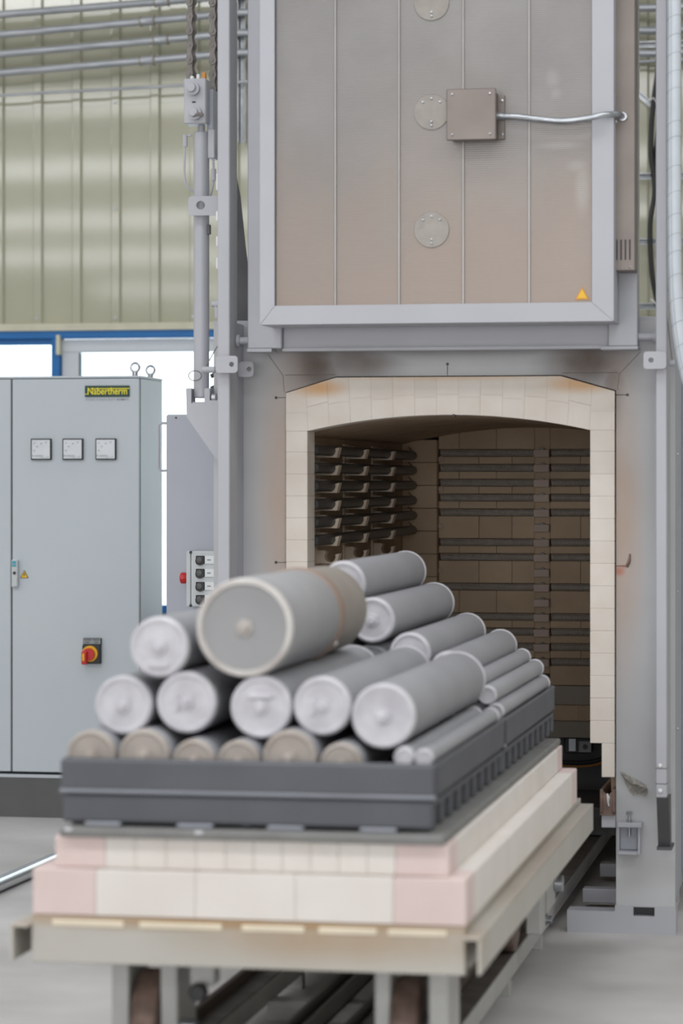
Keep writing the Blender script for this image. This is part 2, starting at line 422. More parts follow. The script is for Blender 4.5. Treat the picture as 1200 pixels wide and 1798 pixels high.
# blue steel frame with a fixed light and a white door leaf
fr = MB().box(-5.9,-1.9,WY+0.0,WY+0.1,2.425,2.486,0.003).box(-4.594,-4.543,WY,WY+0.1,0,2.425,0.003).box(-5.9,-5.84,WY,WY+0.1,1.0,2.425,0.003).box(-5.84,-4.594,WY,WY+0.1,1.0,1.06,0.003)
w1 = st(part('window_1', fr, M_blue))
part('pane', MB().box(-5.84,-4.594,WY+0.05,WY+0.056,1.06,2.40), M_glass, w1)
part('glazing_bead', MB().box(-5.84,-4.594,WY+0.03,WY+0.05,2.39,2.425), M_blue, w1)
dr = MB()
dr.box(-4.54,-1.92,WY+0.03,WY+0.09,2.345,2.42,0.004).box(-1.99,-1.92,WY+0.03,WY+0.09,0.02,2.345,0.004).box(-3.27,-1.99,WY+0.03,WY+0.09,0.02,0.85,0.004).box(-4.54,-4.434,WY+0.03,WY+0.09,0.02,2.345,0.004).box(-3.36,-3.27,WY+0.03,WY+0.09,0.02,2.345,0.004).box(-4.434,-3.36,WY+0.03,WY+0.09,0.02,0.85,0.004)
d1 = st(part('door_1', dr, M_doorw))
part('pane', MB().box(-4.434,-3.36,WY+0.055,WY+0.061,0.85,2.345), M_glass, d1)
part('pane', MB().box(-3.27,-1.99,WY+0.055,WY+0.061,0.85,2.345), M_glass, d1)
part('glazing_bead', MB().box(-4.434,-4.426,WY+0.028,WY+0.055,0.895,2.340), mat('dark_teal_seal',(40,92,100),0.5), d1)
part('push_rail', MB().box(-4.434,-3.36,WY-0.02,WY+0.055,0.85,0.895,0.004), M_blue, d1, label='blue rail across the glazed door')
part('hinge', MB().box(-4.56,-4.535,WY-0.025,WY+0.03,2.33,2.445,0.004), M_trimc, d1)
# yard and pale cladding outside
st(part('ground_outside', MB().box(-20,14,15.7,40,-0.25,-0.05), M_yard))
fa = MB()
for i in range(45): fa.box(-14+i*0.4,-14+i*0.4+0.38,27.054,27.06,-0.05,7)
fa.box(-14,4,27.06,27.2,-0.05,7)
st(part('wall_outside', fa, M_yard))

# ================================================================== FURNACE
FY = 9.9
fur = thing('chamber_furnace', (-1.455,FY,0), 'large grey box furnace with an arched pale firebrick opening onto a dark heated chamber', 'furnace')
OL, OR = -2.049, -0.860            # outer edges of the brick face
IL, IR = -1.969, -0.947            # inner edges of the opening
top = [(OL,1.921),(-1.865,1.976),(-1.052,1.976),(OR,1.921)]
fp = MB()
fp.box(-2.32,OL-0.004,FY,FY+0.02,0.10,2.17).box(OR+0.004,-0.648,FY,FY+0.02,0.10,2.17)
fp.prism([(OL-0.004,2.17),(OL-0.004,1.924),(-1.866,1.98),(-1.051,1.98),(OR+0.004,1.924),(OR+0.004,2.17)], 'y', FY, FY+0.02)
part('front_plate', fp, M_plate, fur)
# seams and expansion slots of the front plate
def seam(mb, pts, wd=0.0012, y=FY-0.0006):
    for (x0,z0),(x1,z1) in zip(pts,pts[1:]):
        mb.tube([(x0,y+0.0008,z0),(x1,y+0.0008,z1)], wd, 5)
M_seam = mat('weld_seam', (120,108,96), 0.6)
for P_ in ([(-2.118,2.062),(-2.062,1.985)],[(-2.062,1.985),(-2.058,1.925)],[(-0.768,2.062),(-0.845,1.982)],[(-0.845,1.982),(-0.852,1.925)],[(-2.055,1.987),(-1.87,1.987)],[(-1.05,1.987),(-0.85,1.987)]):
    mb = MB(); seam(mb, P_); part('plate_seam', mb, M_seam, fur)
for (x0,z0,x1,z1) in ((OL,1.905,-2.088,1.905),(OL,1.308,-2.088,1.308),(OR,1.908,-0.816,1.908),(OR,1.302,-0.816,1.302),(-1.46,1.982,-1.46,2.022)):
    mb = MB(); seam(mb, [(x0,z0),(x1,z1)], 0.0013); mb.cyl((x1,FY-0.001,z1),(x1,FY+0.001,z1),0.0055,10)
    part('expansion_slot', mb, M_black, fur)
part('rust_run', MB().tube(catmull([(-0.822,FY-0.001,1.30),(-0.812,FY-0.001,1.315),(-0.807,FY-0.001,1.345)]),[0.003+0.004*math.sin(PI*i/16) for i in range(17)],6), M_rust, fur)
# casing
part('side_panel', MB().box(-0.672,-0.66,FY+0.02,12.9,0.10,2.17), M_paint_s, fur)
part('side_panel', MB().box(-2.32,-2.308,FY+0.02,12.9,0.10,2.17), M_paint_s, fur)
part('side_cover', MB().box(-0.66,-0.625,10.45,12.5,0.15,2.1,0.004), M_paint, fur)
part('roof_panel', MB().box(-2.32,-0.66,FY,12.9,2.17,2.185), M_paint, fur)
part('rear_panel', MB().box(-2.32,-0.66,12.9,12.92,0.0,2.185), M_dark, fur)
rv = MB().lathe([(0,0.0001),(0.002,0.005),(0.006,0.0055)],(0.006,0,0),(-1,0,0),8).mesh('rivet', M_zinc)
for i in range(7):
    shared('rivet', rv, fur, (-0.660, 10.02+(0.2 if i%2 else 0.0), 0.45+i*0.25))
# base frame
bf = MB()
bf.box(-1.03,-0.86,FY-0.005,FY+0.09,0,0.078).box(-0.86,-0.795,FY-0.005,FY+0.09,0,0.10).box(-0.72,-0.645,FY-0.005,FY+0.09,0,0.10).box(-0.795,-0.72,FY-0.005,FY+0.09,0,0.064).box(-0.795,-0.72,FY-0.005,FY+0.09,0.096,0.10)
part('base_frame', bf, M_paint, fur)
part('base_frame', MB().box(-2.32,-1.85,FY-0.005,FY+0.09,0,0.10,0.003), M_paint, fur)
for y in (10.45,11.15,11.9):
    part('cross_member', MB().box(-1.03,-0.672,y,y+0.07,0.022,0.075,0.003), M_paint, fur)
    part('cross_member', MB().box(-2.308,-1.85,y,y+0.07,0.022,0.075,0.003), M_paint, fur)
part('fork_pocket', MB().box(-0.795,-0.72,FY+0.06,FY+0.085,0.064,0.096), M_dark, fur)
# C bracket with a clamping screw on the front plate
cb = MB().box(-0.846,-0.76,FY-0.07,FY,0.384,0.400,0.002).box(-0.846,-0.775,FY-0.07,FY,0.288,0.298,0.002).box(-0.775,-0.767,FY-0.055,FY,0.288,0.384).box(-0.85,-0.842,FY-0.02,FY,0.288,0.39)
c_ = part('clamp_bracket', cb, M_paint, fur)
part('clamp_screw', MB().cyl((-0.806,FY-0.04,0.35),(-0.806,FY-0.04,0.425),0.006,10).cyl((-0.806,FY-0.04,0.425),(-0.806,FY-0.04,0.437),0.012,6).cyl((-0.806,FY-0.04,0.40),(-0.806,FY-0.04,0.408),0.011,6), M_zinc, c_, smooth=True)
part('bracket_back', MB().box(-0.84,-0.78,FY-0.012,FY-0.001,0.30,0.384), M_paint_s, c_)
# torn insulation hanging out of a slit
fb = MB(); bm = fb.bm
nx, nz = 12, 7; g = []
for i in range(nx+1):
    row = []
    for j in range(nz+1):
        u, v = i/nx, j/nz
        x = -0.842+0.090*u+0.006*v
        zt_ = 0.574-0.046*u; zb_ = zt_-(0.012+0.055*min(1,u*3.2)-0.030*max(0,u-0.35)/0.65)-0.006*math.sin(u*17)
        z = zt_+(zb_-zt_)*v
        y = FY-0.003-0.030*math.sin(PI*min(1,v*1.9+0.05))*(0.4+0.6*u) if v < 0.5 else FY-0.003-0.006*(1-v)
        y -= 0.003*random.random()
        row.append(bm.verts.new((x+0.004*random.random(),y,z+0.004*random.random())))
    g.append(row)
for i in range(nx):
    for j in range(nz): bm.faces.new([g[i][j],g[i+1][j],g[i+1][j+1],g[i][j+1]])
bmesh.ops.solidify(bm, geom=list(bm.faces), thickness=0.004)
part('torn_insulation', fb, M_fibre, fur, label='scrap of torn pale insulation fibre hanging from a slit')
# guide posts
for sx, (x0,x1), zb in (('l',(-2.248,-2.204),0.5),('r',(-0.698,-0.660),0.512)):
    gp = part('guide_post', MB().box(x0,x1,9.65,9.775,zb,3.95,0.003), M_paint, fur)
    part('post_joint', MB().box(x0-0.0008,x1+0.0008,9.649,9.70,zb+0.1,zb+0.102).box(x0-0.0008,x1+0.0008,9.649,9.70,zb+0.047,zb+0.049), M_dark, gp)
    for z in (zb+0.11, zb+0.024):
        part('bolt', MB().lathe([(0,0.0001),(0.002,0.006),(0.007,0.008)],((x0+x1)/2-0.004,9.642,z),(0,1,0),10), M_white, gp, smooth=True)
    part('post_web', MB().box(x0+0.005,x1-0.005,9.775,FY,zb,2.17), M_paint_s, gp)
    part('post_foot', MB().prism([(9.655,zb),(9.775,zb),(9.80,zb-0.18),(9.74,zb-0.18)],'x',x0+0.002,x1+0.006).box(x0-0.002,x1+0.012,9.72,9.86,zb-0.19,zb-0.18), M_dark, gp, label='dark tapered foot below the grey post')
part('post_spacer', MB().box(-2.26,-2.225,9.80,FY,0.1,0.5), M_paint_s, fur)
# locking lugs
def lug(x0,x1,z0,z1,hx,y,parent):
    mb = MB(); holed(mb, rrect(x0,x1,z0,z1,0.012), hx, (z0+z1)/2, 0.009, y, y+0.014)
    return part('locking_lug', mb, M_paint, parent)
lug(-2.248,-2.168,1.985,2.045,-2.190,9.62,fur); lug(-2.205,-2.148,1.977,2.032,-2.164,9.79,fur)
lug(-0.738,-0.660,1.988,2.048,-0.712,9.62,fur)
part('lug_pin', MB().cyl((-0.655,9.70,2.01),(-0.635,9.70,2.01),0.012,12,bev=0.002), M_paint, fur, smooth=True)
for (x,z) in ((-0.672,2.27),(-2.268,2.235)):
    pb = part('pull_pin', MB().cyl((x-0.018,9.72,z),(x+0.022,9.72,z),0.011,12,bev=0.002).cyl((x+0.0,9.72,z),(x+0.010,9.72,z),0.016,12), M_paint, fur, smooth=True)
    part('pin_tab', MB().box(x-0.004,x+0.006,9.71,9.73,z-0.05,z), M_paint, pb)
wire = catmull([(-0.668,9.69,2.22),(-0.660,9.68,2.16),(-0.652,9.69,2.08),(-0.645,9.70,2.02)])
part('safety_wire', MB().tube(wire,0.0018,5), M_chain, fur)
# slotted strip beside the left post
for k,(za,zb) in enumerate(((2.64,2.70),(2.53,2.565),(2.44,2.475),(2.36,2.40))):
    part('slot_strip', MB().box(-2.265,-2.248,9.70,9.71,za,zb,0.002), M_white, fur)
# dark brace plates rising behind the door
part('brace_cover', MB().prism([(-2.300,2.186),(-2.208,2.186),(-2.208,2.33),(-2.226,2.47),(-2.245,2.65),(-2.280,2.83),(-2.300,2.83)],'y',10.0,10.012), M_dark, fur, label='dark tapering plate rising behind the left post')
part('brace_rib', MB().box(-2.216,-2.208,10.012,10.3,2.186,2.33), M_dark, fur)

# ---- brick face
for (z0,z1) in [(0.554,0.674)]:
    brick('firebrick', fur, OL,-2.01,FY-0.015,FY+0.12,z0,z1,M_brickf); brick('firebrick', fur, -0.906,OR,FY-0.015,FY+0.12,z0,z1,M_brickf)
zz = [0.674+0.0795*i for i in range(14)]+[1.7835]
for z0,z1 in zip(zz,zz[1:]):
    brick('firebrick', fur, OL,IL,FY-0.015,FY+0.12,z0,z1,M_brickf); brick('firebrick', fur, IR,OR,FY-0.015,FY+0.12,z0,z1,M_brickf)
RA = 2.34; CX = (IL+IR)/2; half = (IR-IL)/2
CZ = 1.7835-math.sqrt(RA*RA-half*half)
def low(x): return CZ+math.sqrt(max(RA*RA-(x-CX)**2,0)) if IL <= x <= IR else 1.7835
def up(x):
    for (a,za),(b,zb) in zip(top,top[1:]):
        if a-1e-6 <= x <= b+1e-6: return za+(zb-za)*(x-a)/(b-a)
    return 1.921
def hx(xl, z):                                     # joint leaning towards the arch centre
    return xl+(xl-CX)*(z-1.80)*0.12
xs = [OL]+[IL+0.002+(IR-IL-0.004)*i/13 for i in range(14)]+[OR]
def voussoir(a, b, fl, fu, parent, edgeL=False, edgeR=False):
    g = 0.0004
    def X(x, z, e): return x if e else hx(x,z)
    pts = []
    n = 3
    for i in range(n+1):
        x = a+(b-a)*i/n; pts.append((X(x,fl(x),(edgeL and i == 0) or (edgeR and i == n)),fl(x)))
    ups = []
    for i in range(n+1):
        x = a+(b-a)*i/n; ex = (edgeL and i == 0) or (edgeR and i == n)
        xx = X(x,fu(x),ex); ups.append((min(max(xx,OL),OR),fu(min(max(xx,OL),OR))))
    # insert corner points of the stepped top outline
    for c in (top[1:3] if fu is up else []):
        if ups[0][0] < c[0] < ups[-1][0]: ups.append(c)
    ups.sort()
    poly = pts+ups[::-1]
    c = Vector((sum(p[0] for p in poly)/len(poly), sum(p[1] for p in poly)/len(poly)))
    q = []
    for p in poly:
        d = Vector(p)-c; q.append(tuple(c+d*(1-g/max(d.length,0.01))))
    part('firebrick', MB().prism(q,'y',FY-0.015,FY+0.12), M_brickf, parent, origin=(c.x,FY,c.y))
for i,(a,b) in enumerate(zip(xs,xs[1:])):
    eL, eR = i == 0, i == len(xs)-2
    if eL or eR:
        voussoir(a,b,low,lambda x:1.85,fur,eL,eR); voussoir(a,b,lambda x:1.85,up,fur,eL,eR)
    else:
        mid = lambda x: 0.5*(low(x)+up(x))+(0.005 if i%2 else -0.005)
        voussoir(a,b,low,mid,fur); voussoir(a,b,mid,up,fur)
part('mortar_backing', MB().prism([(OL,1.79),(IL,1.79)]+[(IL+(IR-IL)*i/16,low(IL+(IR-IL)*i/16)+0.008) for i in range(17)]+[(OR,1.79),(OR,1.921),(-1.052,1.972),(-1.865,1.972),(OL,1.921)],'y',FY-0.0135,FY+0.1), M_mortar, fur)
part('mortar_backing', MB().box(OL+0.002,IL-0.002,FY-0.013,FY+0.11,0.68,1.79), M_mortar, fur)
part('mortar_backing', MB().box(IR+0.002,OR-0.002,FY-0.013,FY+0.11,0.68,1.79), M_mortar, fur)
part('sight_hole', MB().cyl((-1.435,FY-0.016,1.838),(-1.435,FY+0.02,1.838),0.005,10), M_black, fur)

# ---- chamber lining
WL, WR, BY, Y0 = -2.045, -0.885, 12.5, FY+0.12
for r in range(10):
    z0 = 0.45+0.1335*r
    off = 0.25 if r%2 else 0.0
    ys = [Y0]+[y for y in (Y0+0.25+off+0.5*k for k in range(6)) if y < BY+0.05]+[BY+0.1]
    for a,b in zip(ys,ys[1:]):
        brick('lining_brick', fur, WL-0.1,WL,a+0.0006,b-0.0006,z0,z0+0.1335,M_bricki,0.002,0.0016)
        brick('lining_brick', fur, WR,WR+0.1,a+0.0006,b-0.0006,z0,z0+0.1335,M_bricki,0.002,0.0016)
# vault: strips of arch bricks
NV = 10
for i in range(NV):
    xa = WL-0.02+(WR-WL+0.04)*i/NV; xb = WL-0.02+(WR-WL+0.04)*(i+1)/NV
    fz = lambda x: CZ+math.sqrt(RA*RA-(x-CX)**2)+0.004
    me = MB().prism([(xa+0.0006,fz(xa)),(xb-0.0006,fz(xb)),(xb-0.0006,fz(xb)+0.12),(xa+0.0006,fz(xa)+0.12)],'y',-0.31,0.31).mesh('vault_brick', M_bricki)
    for k in range(4): shared('vault_brick', me, fur, (0,Y0+0.312+0.6245*k,0))
# back wall
for i in range(13):
    brick('lining_brick', fur, WL,-1.884,BY-0.05,BY+0.1,0.45+0.1031*i,0.45+0.1031*(i+1),M_bricki,0.002,0.0022)
ZR = [1.7305-0.0671*k for k in range(15)]
coilrows = [0,1,2,3,4,6,7,9,11,12,13,14]; empt = [5,8,10]
part('rear_recess', MB().box(-1.884,WR,BY+0.045,BY+0.1,0.45,1.90), M_recess, fur)
edges = [1.90]
bounds = []
zt = 1.865
for k in coilrows:
    bounds.append((zt, ZR[k]+0.0165)); zt = ZR[k]-0.0165
bounds.append((zt, 0.686))
joints = [[-1.79,-1.62,-1.10],[-1.70,-1.55,-1.24,-1.0]]
for n,(z1,z0) in enumerate(bounds):
    xs_ = [-1.884]+[j for j in joints[n%2] if j < -1.447]+[-1.447]
    xr_ = [-1.378]+[j for j in joints[n%2] if j > -1.378]+[WR]
    for L_ in (xs_, xr_):
        for a,b in zip(L_,L_[1:]): brick('lining_brick', fur, a,b,BY,BY+0.05,z0,z1,M_bricki,0.002,0.0014)
for z0,z1,m,jn in ((0.600,0.684,M_lintel,[]),(0.528,0.598,M_bricki,[-1.6,-1.25,-1.05]),(0.452,0.526,M_lintel,[])):
    L_ = [-1.884]+jn+[WR]
    for a,b in zip(L_,L_[1:]): brick('lining_brick', fur, a,b,BY-0.004,BY+0.05,z0,z1,m)
# central bracket column
for k in range(15):
    brick('element_bracket', fur, -1.447,-1.378,BY-0.045,BY+0.05,ZR[k]-0.020,ZR[k]+0.014,M_bracket)
    brick('bracket_stem', fur, -1.447,-1.378,BY-0.002,BY+0.05,ZR[k]-0.0531,ZR[k]-0.020,M_bricki)
    part('bracket_notch', MB().cyl((-1.410,BY-0.03,ZR[k]+0.012),(-1.410,BY-0.003,ZR[k]+0.012),0.0105,10), M_rod, fur)
brick('element_bracket', fur, -1.447,-1.378,BY,BY+0.05,ZR[0]+0.013,1.865,M_bricki)
def coil_mesh(L):
    mb = MB(); pitch = 0.0070; n = int(L/pitch*7); pts = []
    for i in range(n+1):
        t = i/n; a = 2*PI*t*L/pitch
        pts.append((t*L, 0.0145*math.cos(a), 0.0145*math.sin(a)))
    mb.tube(pts, 0.0023, 4)
    return mb.mesh('heating_coil', M_coil)
cl, cr = coil_mesh(0.425), coil_mesh(0.48)
core = MB().cyl((0,0,0),(0.43,0,0),0.0085,8).mesh('support_tube', M_recess); core2 = MB().cyl((0,0,0),(0.485,0,0),0.0085,8).mesh('support_tube', M_recess)
for k in coilrows:
    for me, co, x in ((cl,core,-1.875),(cr,core2,-1.372)):
        o = shared('heating_coil', me, fur, (x,BY+0.004,ZR[k])); 
        t_ = bpy.data.objects.new('support_tube', co); COL.objects.link(t_); t_.parent = o
ring = MB().tube([(0.011*math.cos(2*PI*i/12),0,0.011*math.sin(2*PI*i/12)) for i in range(12)],0.0035,5,True).mesh('bolt_ring', M_bracket)
for k in (0.5,2.5,5,8): shared('bolt_ring', ring, fur, (-1.872,BY-0.004,1.7305-0.0671*k+0.005))
# left wall rods in hooked holders
HY = [10.43,11.04,11.70]
def hook_mesh(full):
    x0, x1, h = WL, -1.953, 0.024
    mb = MB(); cx = -1.985; r = 0.0215
    arc = arcpts(cx,0,r,PI*0.75,PI*2.12,14)
    poly = [(x0,-h*1.1),(x0,h)]+[(cx-0.022,h)]+arc+[(x1+0.004,0.012),(x1,-0.004),(x1-0.006,-h*1.1)]
    mb.prism(poly,'y',-0.028,0.028)
    mb.box(x0-0.005,x0+0.008,-0.05,0.05,-0.033,0.033,0.002)
    return mb.mesh('rod_holder', M_holder)
hm = hook_mesh(True)
rodm = MB().cyl((0,0,0),(0,2.33,0),0.0205,14,bev=0.008).mesh('heating_rod', M_rod, smooth=True)
for k in range(11):
    for y in HY: shared('rod_holder', hm, fur, (0,y,ZR[k]-0.012))
    if k not in (6,9):
        r_ = shared('heating_rod', rodm, fur, (-1.985,10.06,ZR[k]-0.012))
        part('rod_tail', MB().tube([(-1.982,12.36,ZR[k]),(-1.985,12.35,ZR[k]+0.012),(-1.992,12.32,ZR[k]+0.024)],0.0025,5), M_rod, r_)
# below the hearth line: rear plate, connector and cables
part('rear_plate', MB().box(WL,WR,12.70,12.72,0.0,0.46), M_dark, fur)
cn = part('connector_block', MB().box(-1.32,-1.20,12.58,12.70,0.375,0.445,0.003), M_black, fur)
part('connector_plate', MB().box(-1.255,-1.20,12.575,12.58,0.38,0.43), M_paint, cn)
part('connector_screw', MB().cyl((-1.226,12.57,0.405),(-1.226,12.576,0.405),0.012,12), M_dark, cn)
part('connector_pin', MB().box(-1.30,-1.27,12.57,12.58,0.385,0.44), M_zinc, cn)
for dz,m in ((0,M_black),(0.012,M_black),(-0.012,M_orange)):
    part('cable_loop', MB().tube(catmull([(-1.45,12.6,0.33+dz),(-1.25,12.6,0.325+dz),(-1.15,12.6,0.345+dz),(-1.05,12.55,0.40+dz)]),0.004,6), m, fur)
part('inner_tray', MB().box(-1.9,-0.98,11.7,12.5,0.20,0.22), M_dark, fur)
part('inner_sill', MB().box(-1.9,-0.98,11.69,11.70,0.12,0.235), M_rail, fur)
# sand seal channel either side
for xa,xb in ((-0.912,-0.857),(-2.048,-1.99)):
    sc = part('sand_seal_channel', MB().box(xa,xa+0.012,FY-0.02,12.3,0.425,0.511,0.002).box(xb-0.012,xb,FY-0.02,12.3,0.425,0.511,0.002).box(xa,xb,FY-0.02,12.3,0.42,0.43), M_rust, fur)
    part('channel_end', MB().prism([(xa+0.012,0.43),(xb-0.012,0.43),(xb-0.012,0.505),(xb-0.024,0.492),(xa+0.024,0.492),(xa+0.012,0.505)],'y',FY-0.018,FY-0.008), M_rust, sc)
    part('powder_smear', MB().tube([(xa+0.026,FY-0.0185,0.497),(xa+0.030,FY-0.0185,0.482),(xa+0.029,FY-0.0185,0.466),(xa+0.032,FY-0.0185,0.452)],[0.003,0.006,0.003,0.002],6), M_white, sc)
    part('channel_support', MB().box(xa+0.005,xb,FY-0.01,FY+0.1,0.375,0.42,0.002), M_paint, sc)

# ================================================================== LIFTING DOOR
door = thing('lifting_door', (-1.46,9.7,2.05), 'raised grey furnace door faced with brown tinted sheet metal panels above the arch', 'furnace door')
DZ1 = 3.62
bk = MB()
bk.box(-2.154,-2.03,9.72,9.80,2.075,DZ1,0.003).box(-0.868,-0.766,9.72,9.80,2.072,DZ1,0.003).box(-2.03,-0.868,9.745,9.80,2.072,2.16,0.003)
bk.box(-2.03,-0.868,9.79,9.82,2.16,DZ1)
part('back_frame', bk, M_paint, door)
part('edge_strip', MB().box(-2.156,-2.065,9.715,9.81,2.062,2.075,0.002), M_paint, door)
part('edge_strip', MB().box(-0.895,-0.764,9.715,9.81,2.060,2.072,0.002), M_paint, door)
part('lip', MB().box(-2.03,-0.868,9.735,9.80,2.065,2.075), M_paint, door)
XL,XR = -2.061,-0.830; pl,pr = -2.010,-0.904; zb,zp = 2.147,2.212
part('frame_bar', MB().prism([(XL,zb),(pl,zp),(pl,DZ1),(XL,DZ1)],'y',9.50,9.735), M_paint, door)
part('frame_bar', MB().prism([(XR,zb),(XR,DZ1),(pr,DZ1),(pr,zp)],'y',9.50,9.735), M_paint, door)
part('frame_bar', MB().prism([(XL+0.001,zb),(XR-0.001,zb),(pr-0.001,zp),(pl+0.001,zp)],'y',9.501,9.735), M_paint, door)
px_ = [pl,-1.796,-1.572,-1.348,-1.120,pr]
for a,b in zip(px_,px_[1:]):
    p_ = part('sheet_panel', MB().box(a+0.001,b-0.001,9.520,9.532,zp-0.004,DZ1-0.01,0.002), M_sheet, door)
    if b < pr-0.01:
        part('seam_lip', MB().box(b-0.0045,b+0.0035,9.513,9.521,zp,DZ1-0.01,0.0015), M_sheetedge, door)
part('panel_core', MB().box(pl,pr,9.533,9.72,zp,DZ1-0.01), M_dark, door)
for z in (2.469,2.875,3.252):
    c = part('cover_disc', MB().cyl((-1.459,9.5155,z),(-1.459,9.521,z),0.0615,32,bev=0.001), M_disc, door)
    for (dx,dz) in ((-0.030,0.034),(0.0,0.046),(0.030,0.034),(0,-0.034),(0,-0.047)):
        part('screw', MB().lathe([(0,0.0001),(0.0015,0.004),(0.004,0.0045)],(-1.459+dx,9.511,z+dz),(0,1,0),8), M_zinc, c)
jb = part('junction_box', MB().box(-1.385,-1.228,9.425,9.52,2.770,2.932,0.003), M_duct, door)
part('lid', MB().box(-1.392,-1.222,9.412,9.425,2.763,2.938,0.003), M_duct, jb)
for dx in (-1.372,-1.242):
    for z in (2.782,2.919): part('screw', MB().lathe([(0,0.0001),(0.0015,0.004),(0.004,0.0045)],(dx,9.408,z),(0,1,0),8), M_zinc, jb)
part('mounting_tab', MB().box(-1.228,-1.204,9.505,9.52,2.775,2.925,0.001), M_duct, jb)
for z in (2.79,2.905): part('screw', MB().lathe([(0,0.0001),(0.002,0.005),(0.004,0.005)],(-1.212,9.50,z),(0,1,0),8), M_zinc, jb)
cp = catmull([(-1.215,9.475,2.849),(-1.16,9.47,2.846),(-1.08,9.46,2.834),(-1.00,9.46,2.826),(-0.92,9.462,2.833),(-0.86,9.47,2.845),(-0.818,9.52,2.852),(-0.806,9.59,2.852)],6)
cd = part('flexible_conduit', MB().tube(cp,[0.0102+(0.0012 if i%2 else 0) for i in range(len(cp))],10), M_zinc, door, smooth=True, label='pale ribbed flexible conduit bowing from junction box to duct')
part('conduit_gland', MB().cyl((-1.232,9.475,2.850),(-1.205,9.475,2.849),0.014,10), M_zinc, cd)
part('conduit_gland', MB().cyl((-0.806,9.575,2.852),(-0.806,9.60,2.852),0.015,10), M_zinc, cd)
part('gland_tab', MB().box(-0.86,-0.825,9.575,9.60,2.833,2.838), M_white, cd)
du = part('cable_duct', MB().box(-0.854,-0.765,9.60,9.72,2.325,DZ1,0.003), M_duct, door, label='brown tinted vertical cable duct with vent slots')
for x in (-0.828,-0.813,-0.798,-0.783):
    part('vent_slot', MB().box(x-0.003,x+0.003,9.5985,9.603,2.362,2.432), M_black, du)
for x in (-0.845,-0.782): part('screw', MB().lathe([(0,0.0001),(0.0015,0.004),(0.004,0.0045)],(x,9.596,2.337),(0,1,0),8), M_zinc, du)
for i in range(26):
    part('rivet', MB().lathe([(0,0.0001),(0.001,0.0022),(0.002,0.0025)],(-0.849,9.598,2.50+i*0.035),(0,1,0),6), M_duct, du)
wt = part('warning_triangle', MB().prism([(-0.963,2.222),(-0.915,2.222),(-0.939,2.266)],'y',9.5165,9.5205), mat('sign_edge_orange',(214,146,40),0.4), door, label='yellow warning triangle in the panel corner')
part('sign_face', MB().prism([(-0.956,2.2265),(-0.922,2.2265),(-0.939,2.257)],'y',9.5155,9.517), M_yellow, wt)
for s,(xa,xb,xc) in enumerate(((-2.154,-2.200,-2.19),(-0.766,-0.700,-0.715))):
    ax = part('roller_axle', MB().cyl((xa,9.76,2.105),(xb,9.76,2.105),0.0135,14), M_paint, door, smooth=True)
    part('axle_collar', MB().cyl((xc,9.76,2.105),(xc+(0.012 if s else -0.012),9.76,2.105),0.022,16), M_paint, ax, smooth=True)

# ================================================================== LIFT CYLINDER
hyd = thing('lift_cylinder', (-2.366,9.9,1.65), 'slim grey upright hydraulic cylinder on a gusset bracket left of the door post', 'hydraulic cylinder')
part('barrel', MB().cyl((-2.366,9.9,1.905),(-2.366,9.9,2.875),0.0285,24,bev=0.004), M_paint, hyd, smooth=True)
part('piston_rod', MB().cyl((-2.366,9.9,2.85),(-2.366,9.9,2.91),0.013,14), M_paint, hyd, smooth=True)
hb = part('head_block', MB().box(-2.419,-2.336,9.845,9.93,2.898,3.062,0.004), M_paint, hyd)
for (x,z) in ((-2.382,3.024),(-2.374,2.935)):
    part('pin_end', MB().cyl((x,9.828,z),(x,9.846,z),0.024,20).cyl((x-0.004,9.815,z+0.003),(x-0.004,9.83,z+0.003),0.0165,18,bev=0.002), M_paint, hb, smooth=True)
part('retaining_clip', MB().tube([(-2.38,9.822,2.925),(-2.36,9.818,2.93),(-2.34,9.82,2.925)],0.006,6), M_chain, hb)
part('slot', MB().box(-2.388,-2.374,9.843,9.846,2.974,2.979), M_black, hb)
for i,x in enumerate((-2.395,-2.372,-2.350)):
    part('top_plug', MB().box(x-0.006,x+0.006,9.87,9.89,3.062,3.075+0.006*i,0.002), (M_white,M_white,M_orange)[i], hb)
part('rear_plate', MB().box(-2.345,-2.322,9.90,9.98,2.80,3.03,0.003), M_paint_s, hyd)
part('side_valve', MB().box(-2.338,-2.312,9.88,9.95,2.775,2.88,0.003), M_paint, hyd)
for pts,nm in (([(-2.398,9.88,2.86),(-2.422,9.88,2.855),(-2.424,9.88,2.80),(-2.424,9.88,2.70),(-2.405,9.89,2.665),(-2.392,9.9,2.655)],'hydraulic_line'),
            ([(-2.32,9.89,2.775),(-2.318,9.89,2.73),(-2.318,9.89,2.70),(-2.325,9.89,2.66),(-2.338,9.9,2.63)],'hydraulic_line')):
    h_ = part(nm, MB().tube(catmull(pts,5),0.0045,8), M_paint, hyd, smooth=True)
    p = pts[1]; part('fitting', MB().cyl((p[0],p[1],p[2]-0.035),(p[0],p[1],p[2]+0.008),0.009,8), M_paint, h_)
cl_ = MB(); holed(cl_, rrect(-2.402,-2.268,2.565,2.635,0.012), -2.356, 2.602, 0.016, 9.845, 9.857)
part('clamp_plate', cl_, M_paint, hyd)
part('small_valve', MB().box(-2.340,-2.330,9.88,9.90,2.50,2.535,0.001), M_dark, hyd)
gs = MB().prism([(-2.411,1.938),(-2.391,1.938),(-2.391,1.885),(-2.342,1.885),(-2.342,1.938),(-2.322,1.938),(-2.322,1.895),(-2.285,1.895),(-2.27,1.895),(-2.27,1.66),(-2.285,1.665),(-2.408,1.835)],'y',9.845,9.858)
part('gusset_bracket', gs, M_paint, hyd)
part('bracket_shelf', MB().box(-2.39,-2.343,9.858,9.94,1.875,1.89), M_paint, hyd)
